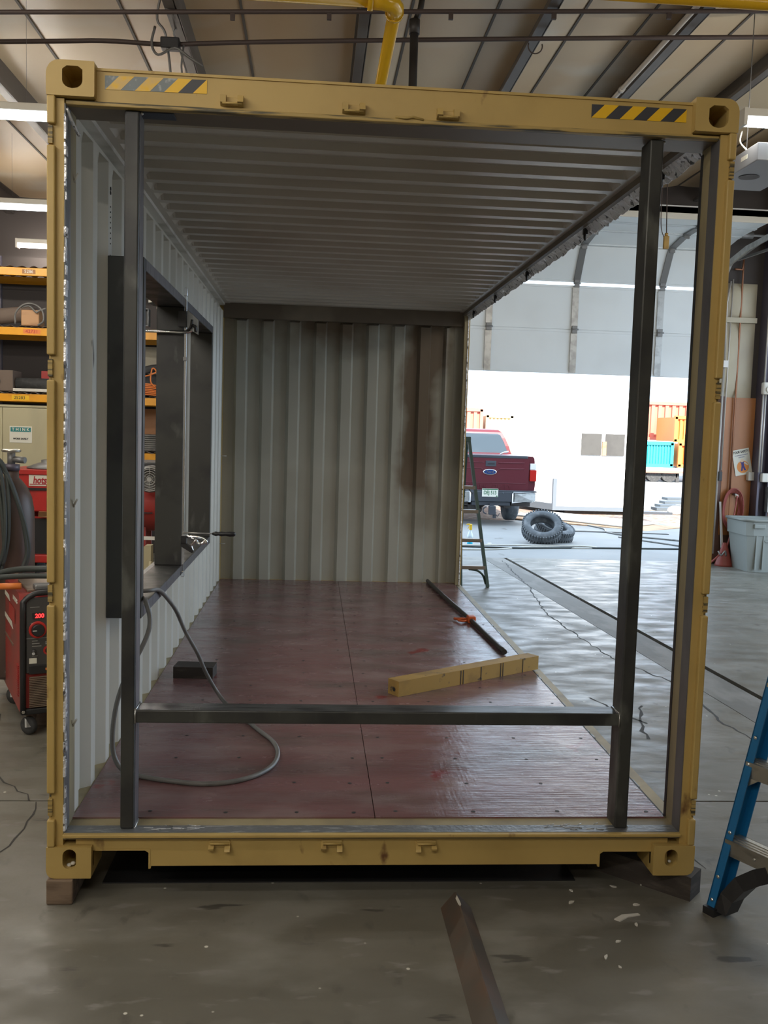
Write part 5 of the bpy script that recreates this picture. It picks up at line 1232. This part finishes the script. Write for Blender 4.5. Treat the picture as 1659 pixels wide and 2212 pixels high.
# spray bottle
sb = thing('spray_bottle', (3.505, 11.7, -.03), 'clear spray bottle of bright blue liquid with a yellow trigger, outside by the old stepladder', 'spray bottle')
c = (3.505, 11.7, -.035)
MB().lathe([(.04, 0), (.046, .008), (.046, .10)], c, n=20).build('liquid', 'liquid', sb)
MB().lathe([(.046, .10), (.047, .15), (.030, .20), (.014, .235), (.014, .25)], c, n=20).build('bottle', 'clearplastic', sb)
MB().box((3.485, 11.67, .205), (3.53, 11.73, .30), .008).prism([(3.488, 11.69, .285), (3.488, 11.69, .31), (3.44, 11.69, .30), (3.44, 11.69, .285)], (0, .02, 0)).tube([(3.48, 11.7, .26), (3.462, 11.7, .22)], .005, 6).build('trigger', 'trigyellow', sb)
MB().prism([(3.80, 11.80, -.035), (3.87, 11.85, -.035), (3.89, 11.82, -.035), (3.82, 11.76, -.035)], (0, 0, .02)).build('white_scrap', 'white', label='small white scrap on the ground right of the spray bottle', cat='scrap')

# ------------------------------------------------------------------ outside yard
def gz(y): return -.02*(y-9.95) if y < 17.45 else -.15
m = MB()
m.prism([(-40, 9.9, -.001), (60, 9.9, -.001), (60, 17.45, -.15), (-40, 17.45, -.15)], (0, 0, -.2)); lot = m.build('ground', 'lot', kind='structure', origin=(0, 12, 0))
MB().prism([(-40, 17.45, -.15), (60, 17.45, -.15), (60, 21.6, -.15), (-40, 21.6, -.15)], (0, 0, -.2)).build('ground', 'gravel', kind='structure', origin=(0, 19, 0))
MB().prism([(-60, 21.6, -.15), (90, 21.6, -.15), (90, 140, -.15), (-60, 140, -.15)], (0, 0, -.2)).build('ground', 'lot', kind='structure', origin=(0, 60, 0))
MB().prism([(8.4, -40, -.001), (60, -40, -.001), (60, 9.9, -.001), (8.4, 9.9, -.001)], (0, 0, -.2)).build('ground', 'lot', kind='structure', origin=(20, 0, 0))
def gpt(x, y, r=0): return (x, y, gz(y)+r)
def hose(name, pts, r, m, lab):
    P_ = [gpt(x, y, r*.9) if y > 9.95 else (x, y, r*.9) for x, y in pts]
    t = MB(); t.tube(smooth(P_, 6), r, 8); return t.build(name, m, label=lab, cat='hose')
hose('ground_hose', [(1.6, 11.35), (3.4, 11.27), (4.2, 11.2), (5.2, 11.42), (7.0, 11.6), (9, 11.8)], .014, 'hosegrn', 'dark hose running straight across the ground outside the door')
hose('ground_hose', [(2.5, 11.3), (3.6, 11.6), (4.5, 11.7), (5.4, 11.75), (5.55, 11.5), (5.1, 11.4), (4.5, 11.5), (4.1, 11.2), (3.6, 10.9), (2.5, 10.8)], .011, 'offwhite', 'pale hose looping in front of the two tyres')
hose('ground_hose', [(5.8, 19.0), (6.6, 17.0), (6.9, 15.6), (6.7, 14.6), (6.9, 13.9), (7.4, 13.3), (7.9, 12.6), (8.2, 11.9), (9.0, 11.5)], .016, 'cable', 'grey hose snaking from the planks toward the door')
hose('ground_hose', [(6.6, 13.6), (7.0, 12.6), (7.3, 11.9), (7.8, 11.55)], .014, 'cable', 'short grey hose end joining the dark hose at the right')
# tyres
def tyre(c, ax, R0, w_, lab):
    t = thing('tyre', tuple(c), lab, 'tyre', None)
    ax = Vector(ax).normalized(); h = w_/2
    prof = [(R0*.60, -h*.80), (R0*.64, -h), (R0*.82, -h*1.05), (R0*.95, -h*.9), (R0, -h*.65), (R0, h*.65), (R0*.95, h*.9), (R0*.82, h*1.05), (R0*.64, h), (R0*.60, h*.80), (R0*.62, h*.5), (R0*.75, 0), (R0*.62, -h*.5)]
    MB().lathe(prof, c, ax, 36, closed=True).build('casing', 'tyre', t)
    a = Vector((1, 0, 0)) if abs(ax.x) < .9 else Vector((0, 1, 0)); u = (a-ax*a.dot(ax)).normalized(); v = ax.cross(u)
    m = MB()
    for k in range(44):
        th = 2*math.pi*k/44
        for s_ in (-1, 1):
            q = Vector(c)+ax*(s_*h*.62)+(u*math.cos(th+.03*s_)+v*math.sin(th+.03*s_))*(R0*1.0)
            rd = (u*math.cos(th)+v*math.sin(th)); tg = ax.cross(rd)
            m.beam(q-ax*h*.34, q+ax*h*.34, .026, .022, up=tuple(rd))
    m.build('tread_blocks', 'tyre', t, kind='stuff')
    return t
tyre((4.83, 12.28, .215), (-.12, -.62, .78), .335, .20, 'nearer weathered tyre leaning over another tyre outside the door')
tyre((5.13, 12.62, .13), (.15, -.30, .94), .335, .20, 'rear weathered tyre half hidden under the leaning one')
# planks on the ground
pk = thing('plywood_sheets', (6.3, 16.5, -.12), 'low stack of pale plywood sheets on the ground beyond the tyres', 'plywood')
for i, (a, b, c, d) in enumerate((((5.35, 17.7), (7.75, 15.3), (8.9, 16.3), (6.6, 18.9)), ((5.5, 18.3), (7.5, 15.9), (8.6, 16.9), (6.7, 19.3)))):
    MB().prism([(x, y, -.13+.03*i) for x, y in (a, b, c, d)], (0, 0, .022)).build('sheet', 'woodlight' if i == 0 else 'offwhite', pk)
MB().prism([(5.3, 14.8, -.10), (7.9, 14.5, -.10), (7.9, 14.62, -.10), (5.3, 14.95, -.10)], (0, 0, .02)).build('plank', 'boardgrey', label='grey plank on the ground right of the tyres', cat='plank')

# white steel building
wh = thing('white_site_building', (9, 20.5, -.15), 'white steel building with two grey boarded windows across the yard', 'building')
MB().prism([(6.88, 19.5, -.02), (8.95, 19.5, -.02), (8.95, 24.5, -.02), (7.6, 24.5, -.02), (6.15, 21.2, -.02)], (0, 0, 2.9)).build('walls', 'yardwhite', wh)
MB().prism([(6.85, 19.47, -.06), (8.96, 19.47, -.06), (8.96, 19.55, -.06), (6.9, 19.55, -.06)], (0, 0, .10)).build('base_rail', 'yardtrim', wh)
MB().prism([(6.85, 19.46, -.06), (6.10, 21.18, -.06), (6.16, 21.22, -.06), (6.92, 19.54, -.06)], (0, 0, .16)).build('base_rail', 'yardtrim', wh)
MB().box((6.84, 19.45, -.06), (6.93, 19.53, .72)).build('corner_post', 'yardtrim', wh)
for x0, x1 in ((7.50, 8.00), (8.10, 8.58)):
    MB().box((x0, 19.46, 1.32), (x1, 19.50, 1.85)).build('window_board', 'boardgrey', wh)
MB().box((8.02, 19.44, 1.32), (8.12, 19.50, 1.66)).build('white_post', 'woodlight', wh)
MB().box((7.2, 19.6, -.15), (8.9, 19.8, -.02)).build('skid', 'wooddark', wh)
# lumber and steel stacks at the right
for i, (x0, z, L_, y) in enumerate(((10.95, .045, 1.6, 22.6), (10.65, -.02, .75, 22.0), (10.30, -.075, .55, 21.4), (10.0, -.112, .75, 20.85))):
    MB().box((x0, y, z), (x0+L_, y+.45, z+.07)).build('steel_channel', 'bluegrey', label=['topmost blue-grey steel channel in the stack across the yard', 'second blue-grey channel from the top of the yard stack', 'third blue-grey channel from the top of the yard stack', 'lowest blue-grey channel of the yard stack'][i], cat='steel channel')
MB().box((10.0, 20.85, -.15), (12.6, 23.1, -.122)).build('pallet', 'offwhite', label='pale base under the yard stack of channels', cat='pallet')
MB().box((9.3, 20.0, -.15), (10.1, 20.3, -.09)).build('dark_plank', 'bumper', label='dark plank on the gravel right of the white building', cat='plank')
MB().ball((10.25, 20.2, -.05), .22, (1, .7, .55), 12).build('white_bag', 'white', label='white bag on the gravel beside the brick pile', cat='bag')
bpl = thing('brick_pile', (10.9, 20.3, -.15), 'small stack of pale bricks on the gravel at the right', 'bricks')
bproto = None
for r_ in range(3):
    for c_i in range(4):
        x = 10.55+.22*c_i+(.1 if r_ % 2 else 0); z = -.15+.09*r_
        if bproto is None: bproto = MB().box((x, 20.2, z), (x+.21, 20.4, z+.085), .004).build('brick', 'cream', bpl); bx0 = (x, z)
        else:
            o = bproto.copy(); COL.objects.link(o); o.parent = bpl; o.location = (x-bx0[0], R.uniform(-.02, .02), z-bx0[1])

# far containers and trailer
def far_container(name, x0, x1, y, z0, z1, mt, lab, pitch=.35, dep=.12, depth=2.4):
    t = thing(name, ((x0+x1)/2, y, z0), lab, 'shipping container')
    m = MB(); k = x0; pr = None; xs_ = []
    while k < x1-.01:
        xs_ += [(k, 0), (k+pitch*.5, 0), (k+pitch*.55, dep), (k+pitch*.95, dep)]; k += pitch
    xs_ = [(min(a, x1), b) for a, b in xs_]+[(x1, 0)]
    A = [m._v((a, y+b, z0)) for a, b in xs_]; B = [m._v((a, y+b, z1)) for a, b in xs_]
    for i in range(len(A)-1):
        if (A[i].co-A[i+1].co).length > 1e-5: m.bm.faces.new((A[i], A[i+1], B[i+1], B[i]))
    m.box((x0, y+dep+.02, z0), (x1, y+depth, z1-.02))
    m.build('corrugated_wall', mt, t)
    MB().box((x0-.05, y-.06, z1-.1), (x1+.05, y+.1, z1+.05)).build('top_rail', mt, t)
    MB().box((x0-.05, y-.06, z0-.05), (x1+.05, y+.1, z0+.1)).build('bottom_rail', mt, t)
    for x in (x0, x1): MB().box((x-.07, y-.06, z0), (x+.07, y+.1, z1)).build('corner_post', mt, t)
    return t
ft = far_container('far_container', 15.2, 16.95, 38, .56, 1.60, 'tealpaint', 'teal corrugated container on a flatbed trailer far across the yard', .13, .06)
far_container('far_container', 17.3, 19.2, 38, .56, 1.60, 'orangepaint', 'orange corrugated container on the flatbed beside the teal one', .22, .08)
far_container('far_container', 16.5, 19.5, 42.5, 1.75, 3.55, 'redpaint', 'stacked faded red container seen above the teal one', .35, .1)
far_container('far_container', 17.45, 20.5, 39, 1.68, 2.8, 'orangepaint', 'orange container end above the orange flatbed container', .2, .08)
far_container('far_container', 8.72, 9.85, 39, -.1, 2.60, 'cream', 'cream and red striped container far behind the truck cab', .17, .07)
far_container('far_container', 7.5, 8.45, 39, -.1, 2.85, 'redpaint', 'tall faded red container far behind the truck, partly hidden by the post', .3, .1)
fb = thing('flatbed_trailer', (17, 38.3, -.15), 'faded red flatbed trailer carrying the teal and orange containers', 'trailer')
MB().box((14.5, 37.8, .34), (20.5, 40.2, .50)).build('deck', 'yardwhite', fb); MB().box((14.5, 37.78, .26), (20.5, 37.86, .36)).build('side_rail', 'redpaint', fb)
for x in (15.5, 16.2, 16.9): MB().cyl((x, 38.0, .22), (x, 38.4, .22), .37, 20).build('wheel', 'rubber', fb)
MB().box((17.2, 38, -.15), (17.35, 38.1, .3)).build('landing_leg', 'rubber', fb)
lp_ = thing('yard_lamp', (10.1, 36, -.15), 'small green awning lamp post far behind the truck', 'lamp post')
MB().box((9.55, 36, -.15), (9.70, 36.1, 2.2)).build('post', 'boardgrey', lp_); MB().box((9.5, 35.9, 2.15), (10.05, 36.2, 2.27)).build('awning', 'tealpaint', lp_)
MB().tube(arc((9.72, 36, 1.85), .22, 0, 100, 8), .04, 8).build('curved_arm', 'boardgrey', lp_)

# ------------------------------------------------------------------ pickup truck, seen from behind
TX, TY, TZ = 4.615, 16.0, -.125
tr = thing('pickup_truck', (TX, TY, TZ), 'maroon pickup truck parked outside, rear towards the door, tailgate closed', 'truck')
def sec(m, prof, y0, y1, mirror=True):
    """prof: half outline (x>=0) from bottom to top, closed by mirroring"""
    P_ = [(TX+x, y0, TZ+z) for x, z in prof] + [(TX-x, y0, TZ+z) for x, z in reversed(prof)]
    Q_ = []
    for p in P_:
        if not Q_ or (Vector(p)-Vector(Q_[-1])).length > 1e-5: Q_.append(p)
    return m.prism(Q_, (0, y1-y0, 0))
m = MB(); bedp = [(.86, .60), (.93, .66), (.955, .86), (.95, 1.0), (.935, 1.25), (.92, 1.40), (.89, 1.44), (.80, 1.445)]
sec(m, bedp, TY+.04, TY+2.15); m.build('bed', 'truckred', tr)
m = MB(); sec(m, [(.70, .64), (.79, .66), (.80, .76), (.80, 1.36), (.775, 1.42), (.70, 1.445)], TY-.012, TY+.05); m.build('tailgate', 'truckred', tr)
MB().box((TX-.77, TY-.02, TZ+1.395), (TX+.77, TY+.06, TZ+1.455), .012).build('tailgate_cap', 'bumper', tr)
m = MB()
for z, dz in ((1.30, .0), (1.175, -.0)):
    for s_ in (-1, 1): m.tube([(TX+s_*.70, TY-.014, TZ+z+.01), (TX+s_*.20, TY-.014, TZ+z), (TX+s_*.15, TY-.014, TZ+z-.04 if z < 1.2 else TZ+z)], .008, 6)
m.tube([(TX-.15, TY-.014, TZ+1.135), (TX+.15, TY-.014, TZ+1.135)], .008, 6); m.tube([(TX-.74, TY-.014, TZ+.88), (TX+.74, TY-.014, TZ+.88)], .006, 6); m.build('tailgate_creases', 'truckred', tr, kind='stuff')
MB().box((TX-.115, TY-.022, TZ+1.22), (TX+.105, TY-.008, TZ+1.335), .006).build('tailgate_handle', 'bumper', tr); MB().box((TX-.07, TY-.028, TZ+1.265), (TX+.07, TY-.02, TZ+1.285)).build('handle_slot', 'black', tr)
m = MB(); m.T = Matrix.Translation((TX-.02, TY-.014, TZ+1.105)) @ Matrix.Diagonal((1, 1, .42, 1)); m.lathe([(.145, 0), (.143, .012), (.128, .016)], (0, 0, 0), (0, -1, 0), 32); m.build('oval_badge', 'chrome', tr)
m = MB(); m.T = Matrix.Translation((TX-.02, TY-.0305, TZ+1.105)) @ Matrix.Diagonal((1, 1, .38, 1)); m.lathe([(.118, 0), (.118, .001)], (0, 0, 0), (0, -1, 0), 32); m.build('badge_field', 'blueoval', tr)
text('badge_script', 'Ford', .075, (TX-.02, TY-.033, TZ+1.105), (1, 0, .0), (.25, 0, 1), 'chrome', tr, bold=.001)
text('embossed_letters', 'SUPER  DUTY', .125, (TX-.02, TY-.014, TZ+.80), (1, 0, 0), (0, 0, 1), 'truckred', tr, extrude=.005, sx=1.25, bold=.002)
for s_ in (-1, 1):
    MB().box((TX+min(s_*.825, s_*.958), TY-.012, TZ+1.17), (TX+max(s_*.825, s_*.958), TY+.10, TZ+1.30), .01).build('tail_lamp', 'clearlens' if s_ > 0 else 'taillight', tr)
    MB().box((TX+min(s_*.825, s_*.965), TY-.014, TZ+.93), (TX+max(s_*.825, s_*.965), TY+.10, TZ+1.165), .01).build('tail_lamp', 'taillight', tr)
    # chrome bumper ends
    m = MB(); a, b = sorted((s_*.43, s_*.955)); m.prism([(TX+s_*.43, TY-.20, TZ+.48), (TX+s_*.43, TY-.20, TZ+.68), (TX+s_*.46, TY-.21, TZ+.715), (TX+s_*.93, TY-.14, TZ+.70), (TX+s_*.965, TY-.05, TZ+.66), (TX+s_*.94, TY-.10, TZ+.53), (TX+s_*.85, TY-.18, TZ+.50)], (0, .22, 0)); m.build('bumper_end', 'chrome', tr)
    m = MB(); m.prism([(TX+s_*.475, TY-.222, TZ+.50), (TX+s_*.475, TY-.222, TZ+.685), (TX+s_*.93, TY-.165, TZ+.675), (TX+s_*.90, TY-.19, TZ+.52)], (0, .01, 0)); m.build('bumper_face', 'galv', tr)
    # wheels, mud flap bracket
    cx = TX+s_*.69
    MB().lathe([(.16, -.13), (.22, -.14), (.36, -.14), (.405, -.115), (.415, -.08), (.415, .08), (.405, .115), (.36, .14), (.22, .14), (.16, .13)], (cx, TY+1.25, TZ+.415), (1, 0, 0), 32).build('rear_wheel', 'tyre', tr)
    MB().lathe([(.16, -.13), (.22, -.14), (.36, -.14), (.405, -.115), (.415, -.08), (.415, .08), (.405, .115), (.36, .14), (.22, .14), (.16, .13)], (cx, TY+5.0, TZ+.415), (1, 0, 0), 32).build('front_wheel', 'tyre', tr)
MB().box((TX-.95, TY-.17, TZ+.705), (TX+.95, TY+.06, TZ+.735), .01).build('step_pad', 'bumper', tr)
MB().box((TX-.44, TY-.19, TZ+.50), (TX+.44, TY+.03, TZ+.71), .012).build('bumper_centre', 'bumper', tr)
MB().box((TX-.40, TY-.16, TZ+.42), (TX+.40, TY+.03, TZ+.50), .01).build('bumper_step', 'bumper', tr)
MB().box((TX-.20, TY-.197, TZ+.60), (TX+.135, TY-.191, TZ+.77), .003).build('licence_plate', 'paper', tr)
MB().box((TX-.195, TY-.1985, TZ+.745), (TX+.13, TY-.1965, TZ+.765)).build('plate_band', 'green_ink', tr)
text('plate_number', 'DEJ 513', .105, (TX-.033, TY-.199, TZ+.683), (1, 0, 0), (0, 0, 1), 'green_ink', tr, sx=.78, bold=.002)
MB().prism([(TX+.085, TY-.1975, TZ+.605), (TX+.13, TY-.1975, TZ+.605), (TX+.11, TY-.1975, TZ+.635)], (0, -.001, 0)).build('plate_mountain', 'green_ink', tr)
MB().ball((TX+.24, TY-.19, TZ+.68), .014, n=10).build('plate_lamp', 'bluegrey', tr)
# hitch and underbody
MB().box((TX-.06, TY-.34, TZ+.24), (TX+.075, TY-.20, TZ+.42), .01).box((TX+.03, TY-.30, TZ+.17), (TX+.09, TY-.2, TZ+.30)).box((TX-.035, TY-.22, TZ+.42), (TX+.05, TY-.1, TZ+.46)).tube(arc((TX-.11, TY-.28, TZ+.33), .07, 90, 270, 8), .014, 6).tube(smooth([(TX+.06, TY-.25, TZ+.28), (TX+.13, TY-.25, TZ+.21), (TX+.17, TY-.25, TZ+.27)], 4), .008, 6).build('tow_hitch', 'bumper', tr)
MB().box((TX-.85, TY+.0, TZ+.42), (TX+.85, TY+.25, TZ+.52)).box((TX-.45, TY+.0, TZ+.30), (TX-.30, TY+3.5, TZ+.50)).box((TX+.30, TY+.0, TZ+.36), (TX+.45, TY+3.5, TZ+.50)).build('chassis', 'under', tr)
MB().cyl((TX-.70, TY+1.25, TZ+.42), (TX+.70, TY+1.25, TZ+.42), .05, 12).ball((TX, TY+1.25, TZ+.42), .17, (1, 1, 1), 14).build('rear_axle', 'under', tr)
MB().tube(smooth([(TX-.60, TY+.1, TZ+.36), (TX-.3, TY+.1, TZ+.33), (TX-.15, TY+.15, TZ+.30)], 4), .05, 10).build('exhaust_pipe', 'under', tr)
MB().box((TX+.45, TY+.32, TZ+.38), (TX+.93, TY+.36, TZ+.50)).cyl((TX+.38, TY+.1, TZ+.48), (TX+.38, TY+.1, TZ+.34), .02, 8).build('mud_flap_bracket', 'under', tr)
# cab
m = MB(); cabp = [(.90, .60), (.955, .80), (.945, 1.10), (.93, 1.42), (.86, 1.46)]
sec(m, cabp, TY+2.15, TY+4.2); m.build('cab_lower', 'truckred', tr)
m = MB()
zs = [(1.42, .885, 2.17), (1.62, .815, 2.20), (1.80, .735, 2.24), (1.93, .66, 2.28), (1.985, .58, 2.33), (2.005, .40, 2.42)]
prevA = None
rings = []
for z, x, dy in zs:
    rings.append([m._v((TX-x, TY+dy, TZ+z)), m._v((TX+x, TY+dy, TZ+z)), m._v((TX+x, TY+4.15-(z-1.42)*.9, TZ+z)), m._v((TX-x, TY+4.15-(z-1.42)*.9, TZ+z))])
for A, B in zip(rings[:-1], rings[1:]):
    for j in range(4): m.bm.faces.new((A[j], A[(j+1) % 4], B[(j+1) % 4], B[j]))
m.bm.faces.new(rings[-1]); m.build('cab_roof', 'truckred', tr)
m = MB(); m.prism([(TX-.79, TY+2.168, TZ+1.46), (TX+.79, TY+2.168, TZ+1.46), (TX+.70, TY+2.205, TZ+1.70), (TX+.61, TY+2.24, TZ+1.87), (TX+.54, TY+2.25, TZ+1.90), (TX-.54, TY+2.25, TZ+1.90), (TX-.61, TY+2.24, TZ+1.87), (TX-.70, TY+2.205, TZ+1.70)], (0, -.012, 0)); m.build('rear_window', 'glass', tr)
MB().box((TX-.31, TY+2.13, TZ+1.46), (TX-.28, TY+2.26, TZ+1.895)).build('window_divider', 'galv', tr)
MB().box((TX-.85, TY+4.2, TZ+.6), (TX+.85, TY+5.6, TZ+1.15), .1).build('bonnet', 'truckred', tr)
m = MB(); m.box((TX-.30, TY+2.6, TZ+1.45), (TX+.62, TY+2.75, TZ+1.75), .05); m.build('seat_back', 'bumper', tr)
MB().tube([(TX+.28, TY+.5, TZ+1.46), (TX+.34, TY+.5, TZ+1.50), (TX+.46, TY+.5, TZ+1.53)], .015, 6).build('bed_tool', 'white', label='small white clip lying in the truck bed', cat='clip')

# ------------------------------------------------------------------ sub-parts: hang each small piece under the part that carries it
SUB = dict(pointer='knob', caster_wheel='caster_fork', plate_number='licence_plate', plate_band='licence_plate', plate_mountain='licence_plate', badge_field='oval_badge', badge_script='oval_badge',
    handle_slot='tailgate_handle', embossed_letters='tailgate', tailgate_creases='tailgate', lettering='sign_plate|name_plate', orange_disc='sign_plate', printed_figure='sign_plate', printed_head='sign_plate',
    printed_arms='sign_plate', teal_band='sign_plate', underline='name_plate', warning_mark='warning_label', tag_number='number_plate', end_cap='housing', oval_slot='housing', label_plate='housing', fluorescent_tube='housing',
    dial_handle='door', rivets='side_rail', foot='side_rail', rivet='step', stile='door_section', hinge='door_section', digits='display_window', rear_window='cab_roof', bumper_face='bumper_end', rod_clip='rod',
    hand_wheel='valve', weld_seam='corner_post', vent_holes='side_wall', scribe_line='beam', bolt_hole='beam', pull_handle='pull_rope', tread_blocks='casing', red_lever='connector_plate', fan_guard='fan_shroud', step_brace='side_rail', knee_brace='side_rail')
def centre(o):
    c = [Vector(b) for b in o.bound_box]; return sum(c, Vector())/8
bpy.context.view_layer.update()
for root in [o for o in bpy.data.objects if o.type == 'EMPTY' and o.parent is None]:
    kids = list(root.children)
    for k in kids:
        key = k.name.split('.')[0]
        if k.type != 'MESH' or key not in SUB: continue
        cand = [p for p in kids if p.type == 'MESH' and p.name.split('.')[0] in SUB[key].split('|') and p.parent == root]
        if cand: k.parent = min(cand, key=lambda p: (centre(p)-centre(k)).length)
